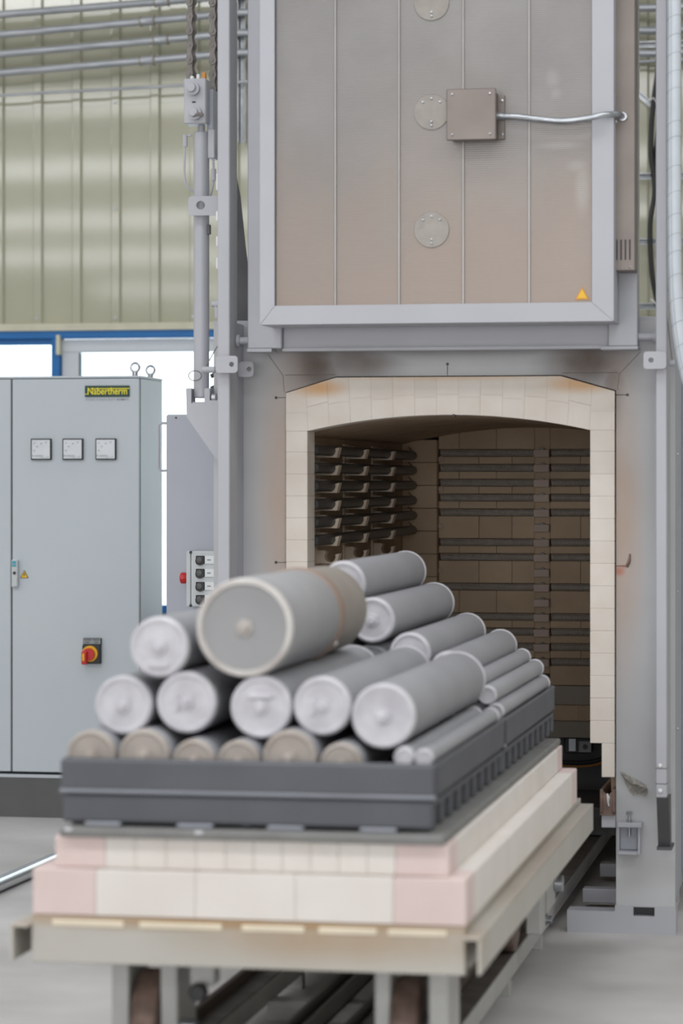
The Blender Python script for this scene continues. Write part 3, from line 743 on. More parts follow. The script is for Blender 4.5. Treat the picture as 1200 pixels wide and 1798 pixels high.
part('bracket_cheek', MB().box(-2.411,-2.398,9.858,9.94,1.87,1.94).box(-2.335,-2.322,9.858,9.94,1.87,1.94), M_paint_s, hyd)
for z,dx in ((1.975,0.0),(1.93,0.0)):
    part('hydraulic_hose', MB().tube(catmull([(-2.335,9.92,z+0.01),(-2.31,9.93,z+0.018),(-2.27,9.93,z-0.005)],5),0.008,8), M_dark, hyd, smooth=True)
part('hose_fitting', MB().cyl((-2.318,9.86,1.905),(-2.30,9.86,1.905),0.016,12,bev=0.002), M_zinc, hyd, smooth=True)
part('pin_ring', MB().tube([(-2.382+0.024*math.cos(a)+0.004,9.85,1.985+0.018*math.sin(a)) for a in [2*PI*i/20 for i in range(20)]],0.0022,5,True), M_chain, hyd)
part('safety_wire', MB().tube([(-2.268,9.82,2.12),(-2.30,9.82,2.07),(-2.345,9.83,1.995)],0.0022,5), M_chain, hyd)
part('detent_pin', MB().cyl((-2.335,9.78,2.003),(-2.285,9.78,2.003),0.012,12,bev=0.003), M_paint, hyd, smooth=True)

# chains
def link_meshes():
    p = 0.053
    outer = MB()
    for x in (-0.013,0.0105):
        poly = arcpts(0,p,0.0160,-0.5,PI+0.5,10)+[(-0.0160*0.55,p*0.5)]+arcpts(0,0,0.0160,PI-0.5,2*PI+0.5,10)+[(0.0160*0.55,p*0.5)]
        outer.prism([(q[0],q[1]) for q in poly],'x',x,x+0.0025)
    roll = MB().cyl((-0.015,0,0),(0.015,0,0),0.006,10)
    inner = MB()
    for x in (-0.009,0.0065):
        poly = arcpts(0,p,0.0150,-0.5,PI+0.5,10)+[(-0.0150*0.55,p*0.5)]+arcpts(0,0,0.0150,PI-0.5,2*PI+0.5,10)+[(0.0150*0.55,p*0.5)]
        inner.prism([(q[0],q[1]) for q in poly],'x',x,x+0.0025)
    inner.cyl((-0.009,0,0),(0.009,0,0),0.009,10).cyl((-0.009,0,p),(0.009,0,p),0.009,10)
    return p, outer.mesh('chain_link',M_chain), inner.mesh('chain_link',M_chain), roll.mesh('chain_pin',M_chain)
cp_, co_, ci_, cr_ = link_meshes()
def chain(x, y, z0, n, label, rz):
    t = thing('roller_chain', (x,y,z0), label, 'chain', 'lift chains')
    for i in range(n):
        shared('chain_link', co_ if i%2 else ci_, t, (x,y,z0+i*cp_), (0,0,rz))
        shared('chain_pin', cr_, t, (x,y,z0+i*cp_), (0,0,rz))
    return t
chain(-2.421,9.97,2.99,20,'steel roller chain hanging left of the lift cylinder head block',1.2)
chain(-2.336,9.97,2.985,20,'steel roller chain between the lift cylinder and the grey post',1.3)

# ================================================================== SIDE CABINET AND PUSH BUTTON BOX
sc = thing('side_cabinet', (-2.56,11.3,0), 'tall plain grey steel cabinet with a bow handle beside the furnace post', 'cabinet')
part('body', MB().box(-2.776,-2.33,11.0,11.75,0.15,1.873,0.006), M_paint_s, sc)
part('plinth', MB().box(-2.75,-2.35,11.03,11.72,0.0,0.15), M_dark, sc)
part('handle', MB().tube(catmull([(-2.776,11.02,1.838),(-2.800,11.02,1.838),(-2.812,11.02,1.826),(-2.812,11.02,1.78),(-2.812,11.02,1.70),(-2.812,11.02,1.658),(-2.800,11.02,1.646),(-2.776,11.02,1.646)],5),0.005,8), M_paint, sc, smooth=True)
part('screw', MB().cyl((-2.735,10.996,1.86),(-2.735,11.0,1.86),0.004,8), M_dark, sc)
pbx = thing('push_button_box', (-2.58,10.95,1.10), 'small pale grey push button box with a red button on its left side', 'control box')
part('housing', MB().box(-2.648,-2.505,10.90,10.999,1.098,1.322,0.004), M_boxgrey, pbx)
part('side_rib', MB().box(-2.669,-2.651,10.905,10.999,1.098,1.322,0.003), M_boxgrey, pbx)
part('hinge_line', MB().box(-2.652,-2.646,10.908,10.99,1.10,1.32), M_dark, pbx)
for z in (1.103,1.317): part('hinge_pin', MB().cyl((-2.649,10.897,z),(-2.649,10.905,z),0.006,10), M_black, pbx)
for i in range(4):
    z = 1.287-0.0525*i
    bt = part('button', MB().box(-2.627,-2.592,10.892,10.901,z-0.0165,z+0.0165,0.002).cyl((-2.6105,10.893,z-0.004),(-2.6105,10.899,z-0.004),0.0185,16), M_black, pbx)
    part('button_face', MB().lathe([(0,0.0001),(0.003,0.011),(0.010,0.0125)],(-2.6105,10.882,z),(0,1,0),18), M_plinth, bt, smooth=True)
    lp = part('legend_plate', MB().box(-2.590,-2.530,10.895,10.901,z-0.016,z+0.016,0.001), M_white, pbx)
    part('legend_print', MB().box(-2.580,-2.566,10.894,10.8955,z-0.003,z+0.003), M_grprint, lp)
part('mushroom_button', MB().lathe([(0,0.016),(0.004,0.0225),(0.02,0.023),(0.026,0.019),(0.034,0.018)],(-2.704,10.95,1.212),(1,0,0),18), M_red, pbx, smooth=True, label='red mushroom push button')

# ================================================================== CONTROL CABINET
cab = thing('control_cabinet', (-3.99,13.0,0), 'tall pale grey switch cabinet with three square meters and a rotary isolator', 'cabinet')
CX0,CX1,CY,CYB = -4.62,-3.36,12.82,13.24
part('body', MB().box(CX0,CX1,CY,CYB,0.216,2.092,0.004), M_cabinet, cab)
part('roof', MB().box(CX0-0.002,CX1+0.002,CY-0.014,CYB+0.002,2.092,2.103,0.003), M_cabinet, cab)
part('plinth', MB().box(CX0+0.01,CX1-0.002,CY-0.01,CYB,0.0,0.19), M_plinth, cab)
part('plinth_lip', MB().box(CX0,CX1,CY-0.014,CYB,0.19,0.205), M_cabinet, cab)
dl = part('door', MB().box(CX0+0.002,-3.994,12.80,12.818,0.218,2.088,0.003), M_cabinet, cab)
d2 = part('door', MB().box(-3.986,CX1-0.002,12.80,12.818,0.218,2.088,0.003), M_cabinet, cab)
part('door_gap', MB().box(-3.994,-3.986,12.812,12.819,0.218,2.088), M_dark, cab)
part('corner_seal', MB().box(CX1-0.003,CX1+0.0,12.818,12.822,0.218,2.088), M_dark, cab)
for x in (-3.84,-3.684,-3.522):
    mt = part('panel_meter', MB().box(x-0.0505,x+0.0505,12.785,12.801,1.7045,1.8055,0.002), M_black, cab, label='square panel meter with black rim and white dial')
    part('dial', MB().box(x-0.0445,x+0.0445,12.783,12.786,1.7105,1.7995), M_dial, mt)
    tk = MB()
    for i in range(5):
        a = PI-0.12-i*0.34; r = 0.072
        cx, cz = x+0.032+r*math.cos(a), 1.716+r*math.sin(a)
        tk.box(cx-0.0035,cx+0.0035,12.7815,12.783,cz-0.0025,cz+0.0025)
    tk.box(x-0.028,x+0.010,12.7815,12.783,1.7235,1.7262).box(x-0.033,x-0.030,12.7815,12.783,1.780,1.788).box(x+0.034,x+0.036,12.7815,12.783,1.714,1.722).box(x+0.004,x+0.010,12.7815,12.783,1.714,1.7165)
    part('scale_marks', tk, M_grprint, mt)
    part('pointer', MB().tube([(x+0.032,12.782,1.716),(x-0.034,12.782,1.722)],0.0006,4), M_grprint, mt)
# nameplate
npl = part('nameplate', MB().box(-3.626,-3.408,12.792,12.801,2.003,2.056,0.0015), M_logo_g, cab, label='dark green maker plate with yellow lettering')
textmesh('Nabertherm', 0.046, M_logo_y, npl, (-3.614,12.7915,2.0145), width=0.193, bold=0.0005)
part('logo_line', MB().box(-3.598,-3.407,12.7905,12.7925,2.0395,2.0435).box(-3.626,-3.612,12.7905,12.7925,2.0145,2.0175), M_logo_y, npl)
textmesh('MORE THAN HEAT', 0.013, M_grprint, cab, (-3.624,12.7995,1.9855), width=0.145)
textmesh('30-3000 \u00b0C', 0.013, M_plinth, cab, (-3.472,12.7995,1.9855), width=0.058)
# lock handle
lh = part('lock_handle', MB().box(-3.983,-3.953,12.775,12.801,1.098,1.229,0.003), M_boxgrey, cab)
part('lock_flap', MB().box(-3.980,-3.955,12.772,12.776,1.102,1.14,0.001), M_boxgrey, lh)
part('keyhole', MB().cyl((-3.968,12.772,1.166),(-3.968,12.777,1.166),0.0075,12), M_black, lh)
part('handle_print', MB().box(-3.979,-3.960,12.7735,12.776,1.210,1.223).box(-3.979,-3.9705,12.7735,12.776,1.196,1.207).box(-3.9685,-3.960,12.7735,12.776,1.196,1.207), M_cyan, lh)
wt2 = part('warning_triangle', MB().prism([(-3.947,1.141),(-3.905,1.141),(-3.926,1.180)],'y',12.798,12.8005), M_black, cab, label='yellow high voltage warning triangle')
part('sign_face', MB().prism([(-3.9425,1.1435),(-3.9095,1.1435),(-3.926,1.1745)],'y',12.797,12.7985), M_yellow, wt2)
part('lightning_bolt', MB().prism([(-3.925,1.167),(-3.931,1.156),(-3.927,1.156),(-3.9285,1.1465),(-3.9215,1.159),(-3.9255,1.159),(-3.922,1.167)],'y',12.796,12.7975), M_black, wt2)
# isolator
iso = part('isolator_switch', MB().box(-3.634,-3.545,12.775,12.801,0.738,0.828,0.003).box(-3.632,-3.544,12.785,12.801,0.828,0.859,0.001), M_black, cab, label='rotary isolator with red handle on a yellow disc')
part('isolator_label', MB().box(-3.629,-3.547,12.7835,12.7855,0.832,0.856), M_grprint, iso)
part('label_print', MB().box(-3.625,-3.592,12.7825,12.784,0.848,0.853).box(-3.584,-3.551,12.7825,12.784,0.848,0.853).box(-3.622,-3.60,12.7825,12.784,0.837,0.842).box(-3.576,-3.556,12.7825,12.784,0.837,0.842), M_plinth, iso)
part('yellow_disc', MB().cyl((-3.594,12.762,0.786),(-3.594,12.777,0.786),0.038,28), M_ygold, iso, smooth=True)
part('red_handle', MB().cyl((-3.596,12.74,0.784),(-3.596,12.763,0.784),0.029,24).box(-3.624,-3.598,12.722,12.745,0.737,0.80,0.004), M_red, iso)
part('handle_mark', MB().box(-3.618,-3.608,12.7195,12.7225,0.755,0.79), M_ygold, iso)
for (x,y) in ((-3.395,12.85),(-3.405,13.18)):
    e = part('eye_bolt', MB().tube([(x+0.021*math.cos(a),y,2.143+0.021*math.sin(a)) for a in [2*PI*i/20 for i in range(20)]],0.0062,8,True), M_zinc, cab, smooth=True)
    part('bolt_collar', MB().cyl((x,y,2.103),(x,y,2.122),0.014,14), M_zinc, e, smooth=True)

# ================================================================== WALL SERVICES
def conduit(pts, r, label, couplers=(), cat='conduit', m=M_conduit):
    t = thing('conduit_pipe', (-4.9,pts[0][1],pts[0][2]), label, cat, 'conduits along the back wall')
    part('pipe', MB().tube(pts,r,14), m, t, smooth=True)
    for (x,z) in couplers:
        c = part('coupling', MB().lathe([(-0.045,r+0.001),(-0.04,r+0.008),(-0.028,r+0.005),(0.028,r+0.005),(0.04,r+0.008),(0.045,r+0.001)],(x,pts[0][1],z),(1,0,0.04),16), m, t, smooth=True)
        part('coupling_edge', MB().cyl((x-0.042,pts[0][1],z-0.0016),(x-0.036,pts[0][1],z-0.0014),r+0.0095,14).cyl((x+0.036,pts[0][1],z+0.0014),(x+0.042,pts[0][1],z+0.0016),r+0.0095,14), mat('brown_seal_ring',(150,134,112),0.6), c)
    return t
PYW = 15.36
rows = [(4.277,4.342,4.29,'topmost'),(4.162,4.245,4.20,'second highest'),(4.05,4.131,4.075,'third highest'),(3.942,4.02,3.95,'lowest thick')]
cpl = [(-3.90,0.85),(-3.985,0.76),(-3.905,0.83),(-3.985,0.78)]
for (za,zb_,zc,nm),(cx,_) in zip(rows,cpl):
    xa, xb, xc = -5.4,-3.45,1.5
    sl = (zb_-za)/(-3.45+4.86)
    z0 = za+sl*(xa+4.86)
    pts = [(xa,PYW,z0),(xb,PYW,zb_),(-1.13,PYW,zc+0.0*0),(xc,PYW,zc+0.03)]
    conduit(pts,0.0215,{'topmost':'topmost thick galvanised conduit along the wall at the photo top','second highest':'second thick galvanised conduit from the top of the wall','third highest':'third thick galvanised conduit from the top of the wall','lowest thick':'lowest of the four thick galvanised conduits on the wall'}[nm],[(cx,z0+sl*(cx-xa))])
conduit([(-5.4,15.36,3.80),(-3.45,15.36,3.853),(1.5,15.36,3.97)],0.0085,'thin galvanised rod running below the four thick wall conduits',cat='rod')
# strut channels and black cable right of the door
def strut(x0,x1,z0,z1,y,label,loc):
    t = thing('strut_channel', loc, label, 'channel', 'strut channels on the back wall')
    horiz = (x1-x0) > (z1-z0)
    if horiz: part('channel', MB().box(x0,x1,y,y+0.03,z0,z0+0.006).box(x0,x1,y,y+0.03,z1-0.006,z1).box(x0,x1,y+0.024,y+0.03,z0,z1), M_zinc, t); part('channel_lip', MB().box(x0,x1,y,y+0.004,z0+0.006,z0+0.011).box(x0,x1,y,y+0.004,z1-0.011,z1-0.006), M_dark, t)
    else: part('channel', MB().box(x0,x0+0.006,y,y+0.03,z0,z1).box(x1-0.006,x1,y,y+0.03,z0,z1).box(x0,x1,y+0.024,y+0.03,z0,z1), M_zinc, t); part('channel_lip', MB().box(x0+0.006,x0+0.012,y,y+0.004,z0,z1).box(x1-0.012,x1-0.006,y,y+0.004,z0,z1), M_dark, t)
    return t
sl_lab = ['galvanised strut just below the third conduit right of the door','galvanised strut at mid height behind the black cable','galvanised strut beside the vent slots of the brown duct','galvanised strut at the lower end of the black cable']
for lab,z in zip(sl_lab,(3.99,3.265,2.905,2.55)):
    strut(-1.22,-0.95,z,z+0.034,15.40,lab,(-1.1,15.4,z))
strut(-3.475,-3.43,3.52,4.6,15.41,'upright galvanised strut between the left post and the door',(-3.45,15.4,3.5))
part_d = thing('diagonal_strut', (-1.15,15.38,3.62), 'slanted galvanised strut behind the black cable, below the rod', 'channel')
part('channel', MB().prism([(-1.24,3.78),(-1.24,3.74),(-1.05,3.58),(-1.05,3.62)],'y',15.385,15.40), M_zinc, part_d)
part('channel_lip', MB().prism([(-1.24,3.772),(-1.24,3.765),(-1.05,3.605),(-1.05,3.612)],'y',15.381,15.386), M_dark, part_d)
bc = thing('black_cable', (-1.14,15.36,2.55), 'black cable running down the wall between the brown duct and right post', 'cable')
part('cable', MB().tube(catmull([(-1.075,15.33,4.6),(-1.08,15.33,4.2),(-1.085,15.33,3.95),(-1.125,15.34,3.65),(-1.135,15.34,3.4),(-1.115,15.34,3.2),(-1.14,15.34,3.0),(-1.13,15.34,2.75),(-1.10,15.35,2.57)],8),0.0145,10), M_black, bc, smooth=True)
part('cable', MB().tube(catmull([(-1.05,15.35,4.6),(-1.055,15.35,4.1),(-1.065,15.35,3.7),(-1.11,15.36,3.45),(-1.12,15.36,3.2)],8),0.010,8), M_black, bc, smooth=True)
part('cable_tie', MB().tube([(-1.135,15.32,2.60),(-1.10,15.32,2.57),(-1.06,15.335,2.565)],0.004,6).tube([(-1.16,15.32,3.68),(-1.12,15.32,3.70),(-1.09,15.335,3.66)],0.004,6), M_white, bc)

# pale sleeve hanging at the right edge
ho = thing('cable_sleeve', (-0.63,9.6,2.0), 'pale grey fabric cable sleeve hanging beside the right grey post', 'cable sleeve')
hp = catmull([(x*0.932,9.6,1.6+(z-1.6)*0.932) for x,z in ((-0.678,4.1),(-0.678,3.3),(-0.678,2.7),(-0.674,2.35),(-0.660,2.16),(-0.632,2.0),(-0.585,1.86),(-0.53,1.78))],10)
part('sleeve', MB().tube(hp,0.0238,18), M_hose, ho, smooth=True)
sp = MB()
cum = 0
for i,(a,b) in enumerate(zip(hp,hp[1:])):
    d = (b-a); L0 = cum; cum += d.length
    k0 = int(L0/0.075); k1 = int(cum/0.075)
    if k1 > k0:
        t = d.normalized(); u = t.orthogonal().normalized(); v = t.cross(u)
        sp.tube([a+(u*math.cos(q)+v*math.sin(q))*0.0239+t*0.012*math.sin(q) for q in [2*PI*j/20 for j in range(20)]],0.0009,4,True)
part('seam', sp, M_grprint, ho)
for ang in (-2.4,-1.9):
    part('seam', MB().tube([p+Vector((0.0239*math.cos(ang),0.0239*math.sin(ang),0)) for p in hp],0.0009,4), M_grprint, ho)

# steel tube on the floor at the left edge
ft = thing('floor_tube', (-3.3,11.0,0.0), 'bright steel tube lying on the floor at the left edge', 'tube')
part('tube', MB().cyl((-3.325,9.9,0.031),(-3.265,12.3,0.031),0.030,20), M_steel, ft, smooth=True)

# ================================================================== RAIL TRACK
trk = thing('rail_track', (-1.43,8.0,0), 'pair of dark steel rails on grey beams under the kiln car', 'rail track')
for X in (-1.108,-1.766):
    bm_ = part('rail_beam', MB().box(X-0.040,X+0.030,5.2,12.4,0.045,0.108,0.003), M_leg, trk)
    part('running_rail', MB().box(X-0.038,X+0.028,5.2,12.4,0.108,0.113), mat('worn_rail_top',(112,107,104),0.5,0.2,c2=(86,82,79),scale=9,bump=0.1), bm_)
    part('rail_rib', MB().box(X-0.062,X-0.042,5.2,12.4,0.06,0.140,0.002), mat('rail_side_steel',(96,82,76),0.55,0.2), bm_)
    for y in (5.75,6.7,7.6,8.62,9.5):
        part('foot', MB().box(X-0.028,X+0.032,y,y+0.05,0.0,0.045,0.002), M_leg, bm_)
    part('end_bolt', MB().cyl((X+0.03,9.62,0.085),(X+0.055,9.62,0.085),0.014,12,bev=0.002).cyl((X+0.03,9.62,0.085),(X+0.038,9.62,0.085),0.02,12), M_zinc, bm_, smooth=True)
for y in (6.35,7.25,8.1,9.0):
    part('cross_tie', MB().box(-1.736,-1.138,y,y+0.08,0.0,0.06,0.003), M_leg, trk)
for X in (-1.52,-1.36):
    part('drive_channel', MB().box(X-0.03,X-0.022,5.2,12.0,0.062,0.12).box(X+0.022,X+0.03,5.2,12.0,0.062,0.12).box(X-0.03,X+0.03,5.2,12.0,0.062,0.07), mat('drive_channel_steel',(128,126,124),0.45,0.3), trk)
    part('drive_chain', MB().box(X-0.008,X+0.008,5.2,12.0,0.07,0.095), M_chain, trk)

# ================================================================== KILN CAR
car = thing('kiln_car', (-1.455,8.0,0), 'low kiln car with stepped white and pink firebrick deck on a grey wheeled frame', 'kiln car')
KY0, KY1 = 6.62, 9.42
KL, KR = -2.013, -0.934
fc = MB().box(KL,KR,KY0,KY0+0.012,0.417,0.525,0.003).box(KL,KR,KY0+0.012,KY0+0.07,0.417,0.427).box(KL,KR,KY1-0.012,KY1,0.417,0.525,0.003)
fc.box(KL,KR,KY0,KY1,0.517,0.532,0.002)
part('frame', fc, M_frame, car)
for xa,xb in ((KL,KL+0.05),(KR-0.05,KR)):
    part('side_member', MB().box(xa,xb,KY0+0.02,KY1-0.02,0.42,0.515), M_frame, car)
part('side_angle', MB().box(KR,-0.892,KY0-0.03,KY1,0.507,0.513).box(-0.900,-0.892,KY0-0.03,KY1,0.425,0.508), M_frame, car)
part('side_angle', MB().box(-2.058,KL,KY0-0.03,KY1,0.507,0.513).box(-2.058,-2.050,KY0-0.03,KY1,0.425,0.508), M_frame, car)
for a,b in ((-1.959,-1.778),(-1.738,-1.531),(-1.481,-1.326),(-1.291,-1.148),(-1.121,-0.978)):
    part('board_strip', MB().box(a,b,KY0-0.004,KY0+0.004,0.508,0.524,0.002), M_board, car, label='cream strip of insulating board')
# deck bricks
part('deck_core', MB().box(-1.955,-0.985,6.66,9.22,0.533,0.7245), M_mortar, car)
part('deck_core', MB().box(-2.005,-0.938,6.63,9.262,0.533,0.646), M_mortar, car)
L1y0, L1y1 = 6.62+0.004, 9.27
l1 = [-2.011,-1.850,-1.598,-1.350,-1.109,-0.932]
for i,(a,b) in enumerate(zip(l1,l1[1:])):
    for (ya,yb) in ((L1y0,L1y0+0.16),(L1y1-0.16,L1y1)):
        brick('deck_brick', car, a,b,ya,yb,0.534,0.648,M_carpk if i in (0,4) else M_carbr,0.0028)
l2 = [-1.962,-1.834,-1.757,-1.680,-1.603,-1.530,-1.460,-1.388,-1.318,-1.248,-1.178,-1.109,-0.978]
for i,(a,b) in enumerate(zip(l2,l2[1:])):
    for (ya,yb) in ((L1y0+0.03,L1y0+0.17),(L1y1-0.17,L1y1-0.03)):
        brick('deck_brick', car, a,b,ya,yb,0.648,0.726,M_carpk if i in (0,11) else M_carbr,0.0028)
ys1 = [L1y0+0.16,7.45,8.35,L1y1-0.16]; ys2 = [L1y0+0.17,7.2,7.62,8.05,8.5,8.9,L1y1-0.17]
for a,b in zip(ys1,ys1[1:]):
    brick('deck_brick', car, -1.109,-0.932,a+0.0006,b-0.0006,0.534,0.648,M_carbr,0.0028); brick('deck_brick', car, -2.011,-1.850,a+0.0006,b-0.0006,0.534,0.648,M_carbr,0.0028)
for a,b in zip(ys2,ys2[1:]):
    brick('deck_brick', car, -1.109,-0.978,a+0.0006,b-0.0006,0.648,0.726,M_carbr,0.0028); brick('deck_brick', car, -1.962,-1.834,a+0.0006,b-0.0006,0.648,0.726,M_carbr,0.0028)
# wheels and legs
def wheel(x,y,lab):
    zc = 0.2395
    wl = part('wheel', MB().lathe([(0,0.0001),(0,0.100),(0.005,0.122),(0.012,0.126),(0.062,0.126),(0.070,0.120),(0.074,0.100),(0.074,0.0001)],(x-0.037,y,zc),(1,0,0),36,cap=False), M_rust, car, smooth=True, label=lab)
    part('axle', MB().cyl((x-0.075,y,zc),(x+0.055,y,zc),0.018,14), M_zinc, wl, smooth=True)
    part('hub', MB().cyl((x-0.040,y,zc),(x+0.040,y,zc),0.045,20,bev=0.004), M_dark, wl, smooth=True)
for X,pa,pb in ((-1.766,(-1.852,-1.807),(-1.726,-1.682)),(-1.108,(-1.182,-1.143),(-1.047,-0.998))):
    for y in (6.88,8.78):
        wheel(X,y,None)
    for (a,b) in (pa,pb):
        part('wheel_leg', MB().box(a,b,6.78,6.98,0.165,0.417,0.004), M_leg, car)
        part('wheel_leg', MB().box(a,b,8.72 if X < -1.5 else 8.80,8.92,0.165,0.417,0.004), M_leg, car)
for (a,b) in ((-1.012,-1.002),):
    gp_ = part('guide_plate', MB().box(a-0.05,b,9.02,9.26,0.20,0.417,0.003), M_leg, car)
    part('guide_roller', MB().cyl((b,9.22,0.27),(b+0.03,9.22,0.27),0.028,16,bev=0.003), M_zinc, gp_, smooth=True)
bu = part('buffer_bracket', MB().box(-1.645,-1.583,6.76,6.83,0.345,0.417,0.004), M_leg, car)
part('rubber_buffer', MB().lathe([(0,0.0001),(0,0.018),(0.006,0.023),(0.022,0.024),(0.03,0.015),(0.06,0.012)],(-1.612,6.70,0.338),(0,1,0),18), M_black, bu, smooth=True)
for x in (-1.665,-0.965):
    part('leg_pin', MB().cyl((x-0.014,6.80,0.235),(x+0.030,6.80,0.235),0.020,16,bev=0.004), M_zinc, car, smooth=True)
part('wheel_guard', MB().box(-1.715,-1.70,6.80,7.0,0.13,0.40), M_dark, car)

# kiln shelf plates under the trays
for (ya,yb,lab) in ((6.622,7.93,'front half of the thin grey plate between firebrick deck and trays'),(7.935,9.25,'rear half of the thin grey plate between firebrick deck and trays')):
    t = thing('kiln_shelf', (-1.46,(ya+yb)/2,0.727), lab, 'shelf plate', 'kiln shelf plates')
    part('plate', MB().box(-1.942,-0.985,ya,yb,0.727,0.748,0.004), M_shelf, t)
    for x in (-1.93,-1.60): part('edge_chip', MB().box(x,x+0.02,ya-0.001,ya+0.01,0.740,0.7485,0.002), M_capw, t)

# ================================================================== TRAYS
TX0,TX1 = -1.957,-1.015
def lower_tray(y0,y1,lab):
    t = thing('support_grid', (-1.49,(y0+y1)/2,0.748), lab, 'casting', 'ribbed support castings')
    x0, x1 = TX0+0.006, TX1-0.006
    part('end_wall', MB().box(x0,x1,y0,y0+0.025,0.757,0.824,0.006), M_tray, t)
    part('end_wall', MB().box(x0,x1,y1-0.025,y1,0.757,0.824,0.006), M_tray, t)
    part('deck', MB().box(x0,x1,y0+0.02,y1-0.02,0.812,0.824), M_tray, t)
    part('inner_wall', MB().box(-1.50,-1.48,y0+0.025,y1-0.025,0.75,0.812), M_tray, t)
    n = 9
    rib = MB().box(-0.026,0.026,-0.028,0.028,-0.032,0.032,0.004).mesh('rib', M_tray)
    for i in range(n):
        y = y0+0.075+(y1-y0-0.15)*i/(n-1)
        for x in (x0+0.034,x1-0.034): shared('rib', rib, t, (x,y,0.780))
    foot = MB().box(-0.046,0.046,-0.028,0.02,-0.0055,0.0065,0.004).mesh('foot', mat('lit_casting_edge',(136,139,147),0.5))  # lighter casting colour paints in the light the feet catch
    for x in (-1.845,-1.611,-1.384,-1.154):
        for y in (y0+0.012,y1-0.02): shared('foot', foot, t, (x,y,0.7535))
    return t
def upper_tray(y0,y1,lab):
    t = thing('tray', (-1.49,(y0+y1)/2,0.824), lab, 'tray', 'cast trays holding the pipes')
    part('end_wall', MB().box(TX0,TX1,y0,y0+0.028,0.833,0.915,0.008), M_tray, t)
    part('end_wall', MB().box(TX0,TX1,y1-0.028,y1,0.833,0.915,0.008), M_tray, t)
    part('side_wall', MB().box(TX0,TX0+0.022,y0+0.004,y1-0.004,0.833,0.915,0.008), M_tray, t)
    part('side_wall', MB().box(TX1-0.012,TX1,y0+0.004,y1-0.004,0.833,0.915,0.008), M_tray, t)
    part('floor_plate', MB().box(TX0+0.01,TX1-0.01,y0+0.01,y1-0.01,0.824,0.852,0.003), M_tray, t)
    part('front_rim', MB().box(TX0-0.002,TX1+0.001,y0-0.004,y0+0.02,0.829,0.839,0.003), mat('lit_casting_edge',(136,139,147),0.5), t)  # rim in the same lighter colour as the lit feet
    part('bearer_ledge', MB().box(-1.155,TX1-0.012,y0+0.03,y1-0.03,0.852,0.899), M_tray, t)
    return t
lower_tray(6.68,8.02,'front dark grey casting with side ribs under the front pipe tray')
lower_tray(8.035,9.37,'rear dark grey casting with side ribs under the rear pipe tray')
upper_tray(6.68,8.02,'front dark grey cast tray holding the near pipes')
upper_tray(8.035,9.37,'rear dark grey cast tray nearest the furnace opening')

# ================================================================== PIPES
GP = 'grey pipes stacked on the kiln car'
def pipe(x, z, r, y0, y1, label, style, m=None, embossed=None, stud=True):
    t = thing('steel_pipe', (x,y0,z), label, 'pipe', GP)
    m = m or M_tube; cm = {'w':M_capw,'b':M_capb,'g':M_capbig,'t':M_tube}[style]
    seg = 40 if r > 0.04 else 24
    if style == 'g':
        yr = y0+0.66
        part('body', MB().lathe([(0.004,r-0.006),(0.012,r),(yr-y0,r)],(x,y0,z),(0,1,0),seg), m, t, smooth=True)
        part('rear_section', MB().lathe([(0.0,r-0.002),(y1-yr-0.01,r-0.002),(y1-yr,r-0.012),(y1-yr,0.0001)],(x,yr,z),(0,1,0),seg,cap=False), M_brown, t, smooth=True, label='brown rear section beyond the ring')
        part('joint_ring', MB().lathe([(0,r),(0.006,r+0.006),(0.05,r+0.006),(0.056,r)],(x,yr-0.03,z),(0,1,0),seg,cap=False), M_ring, t, smooth=True, label='copper brown ring around the pipe')
        part('ring_screw', MB().lathe([(0,0.0001),(0.004,0.009),(0.014,0.010)],(x+(r+0.012)*math.cos(-0.62),yr,z+(r+0.012)*math.sin(-0.62)),(-math.cos(-0.62),0,-math.sin(-0.62)),12), M_white, t, smooth=True)
        part('end_cap', MB().lathe([(0.012,0.0001),(0.012,r*0.84),(0.0,r*0.88),(0.0,r-0.006),(0.006,r-0.001),(0.03,r-0.001)],(x,y0-0.004,z),(0,1,0),seg,cap=False), cm, t, smooth=True)
    else:
        part('body', MB().lathe([(0.012,r),(y1-y0-0.012,r),(y1-y0-0.004,r-0.003)],(x,y0,z),(0,1,0),seg,cap=False), m, t, smooth=True)
        part('end_cap', MB().lathe([(0.004,0.0001),(0.004,r*0.78),(0.0,r*0.84),(0.0,r-0.006),(0.005,r-0.001),(0.016,r+0.0005)],(x,y0,z),(0,1,0),seg,cap=False), cm, t, smooth=True)
        part('rear_cap', MB().lathe([(0,r),(0.002,r+0.0022),(0.018,r+0.0022),(0.022,r-0.002),(0.022,0.0001)],(x,y1-0.022,z),(0,1,0),seg,cap=False), M_capw if style != 'b' else M_tube, t, smooth=True)
    if stud:
        q = 0.012 if r > 0.1 else min(0.011, r*0.17)
        part('centre_stud', MB().lathe([(0,0.0001),(0,q*0.8),(0.004,q),(0.025,q)],(x,y0-0.016,z),(0,1,0),14,cap=False).lathe([(0,q*1.9),(0.006,q*2.0)],(x,y0-0.003,z),(0,1,0),6), cm, t, smooth=True)
    if embossed == 'below': part('weld_tag', MB().box(x-0.026,x+0.026,y0-0.006,y0+0.005,z-0.052,z-0.036,0.003), cm, t)
    if embossed == 'square':
        part('weld_tag', MB().box(x-0.034,x+0.034,y0-0.004,y0+0.005,z-0.034,z+0.034,0.004), cm, t)
    if embossed == 'above': part('weld_tag', MB().box(x-0.032,x+0.032,y0-0.006,y0+0.005,z+0.022,z+0.034,0.003), cm, t)
    if embossed == 'side': part('weld_tag', MB().box(x-0.030,x-0.018,y0-0.006,y0+0.005,z-0.024,z+0.018,0.003), cm, t)
    return t
F0, F1 = 6.80, 8.02
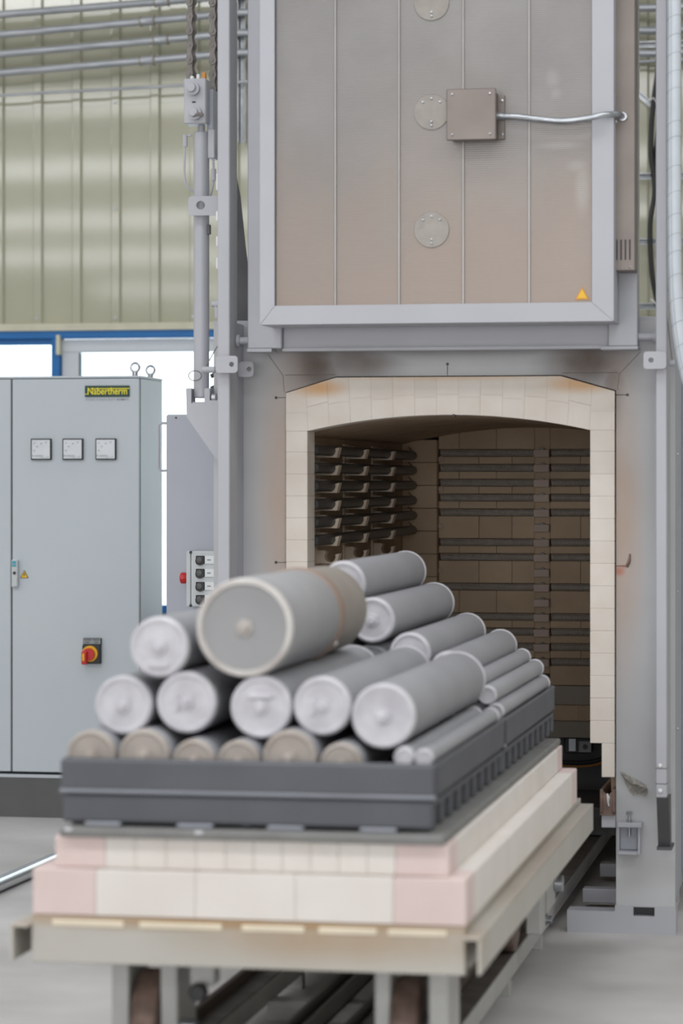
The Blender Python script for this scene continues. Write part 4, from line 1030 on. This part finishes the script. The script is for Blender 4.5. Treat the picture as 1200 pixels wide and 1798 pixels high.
# bottom layer, tops showing above the front tray
FZ = 0.852
for x,r,lab in ((-1.893,0.064,'pipe with beige end at far left of the tray, bottom layer'),(-1.757,0.066,'second beige ended pipe from the left in the bottom layer'),
                (-1.630,0.0545,'small beige ended pipe, third from left in the bottom layer'),(-1.516,0.0545,'small beige ended pipe, fourth from left in the bottom layer'),
                (-1.387,0.068,'larger beige ended pipe, fifth from left in the bottom layer'),(-1.258,0.0535,'small beige ended pipe, sixth from left in the bottom layer')):
    pipe(x,FZ+r,r,F0-0.07,F1-0.02,lab,'b')
pipe(-1.103,0.9245,0.0255,F0-0.06,F1-0.02,'thin pipe with pale end, second from the right side of the front tray','w',stud=False)
pipe(-1.053,0.9230,0.0238,F0-0.06,F1-0.02,'thin pipe with pale end along the right side of the front tray','w',stud=False)
# second layer
F2 = 8.10
pipe(-1.828,1.038,0.0745,F0,F2,'pipe with pale end, leftmost of the second layer above beige pipes','w')
pipe(-1.665,1.047,0.0775,F0,F2,'pipe with pale end below the gap left of the big pipe','w',embossed='side')
pipe(-1.474,1.038,0.0785,F0,F2,'pale ended pipe with embossed square, directly below the big pipe','w',embossed='above')
pipe(-1.318,1.043,0.0735,F0,F2,'pale ended pipe with a stud, right of the embossed square pipe','w',embossed='side')
pipe(-1.164,1.020,0.081,F0,F2,'pale ended pipe at the right end of the second layer','w')
# third layer
pipe(-1.735,1.185,0.0765,F0,F2,'pale ended pipe in the third layer, left of the big pipe','w',embossed='below')
pipe(-1.515,1.236,0.125,6.80,7.87,'big wide grey pipe with a copper brown ring on top of the stack','g',m=M_tubew)
# rear stack
R0, R1 = 8.13, 9.36
pipe(-1.522,1.296,0.068,R0+0.05,R1,'topmost pipe of the rear stack, behind the big pipe','w')
pipe(-1.425,1.190,0.0675,R0,R1,'second pipe down the slope of the rear stack','w')
pipe(-1.312,1.094,0.0615,R0,R1,'third pipe down the slope of the rear stack','w')
pipe(-1.198,1.047,0.054,R0,R1,'fourth pipe down the slope of the rear stack, medium width','w',stud=False)
pipe(-1.125,1.009,0.028,R0,R1,'uppermost thin pipe of the rear stack, beside the medium pipe','w',stud=False)
pipe(-1.082,0.973,0.0285,R0,R1,'middle thin pipe of three at the right of the rear stack','w',stud=False)
pipe(-1.055,0.9255,0.0260,R0-0.02,R1-0.03,'thin pipe along the right edge of the rear tray','w',stud=False)
hid = 'grey pipe inside the rear stack, covered by the pipes in front'
for (x,z,r) in ((-1.345,0.937,0.084),(-1.519,0.937,0.084),(-1.693,0.937,0.084),(-1.860,0.937,0.080),(-1.4325,1.056,0.061),(-1.6075,1.125,0.118),
                (-1.109,0.926,0.0265),(-1.158,0.967,0.025),(-1.222,0.969,0.027),(-1.221,0.898,0.0445),(-1.161,0.9205,0.021)):
    pipe(x,z,r,R0+0.02,R1-0.03,hid,'t',stud=False)
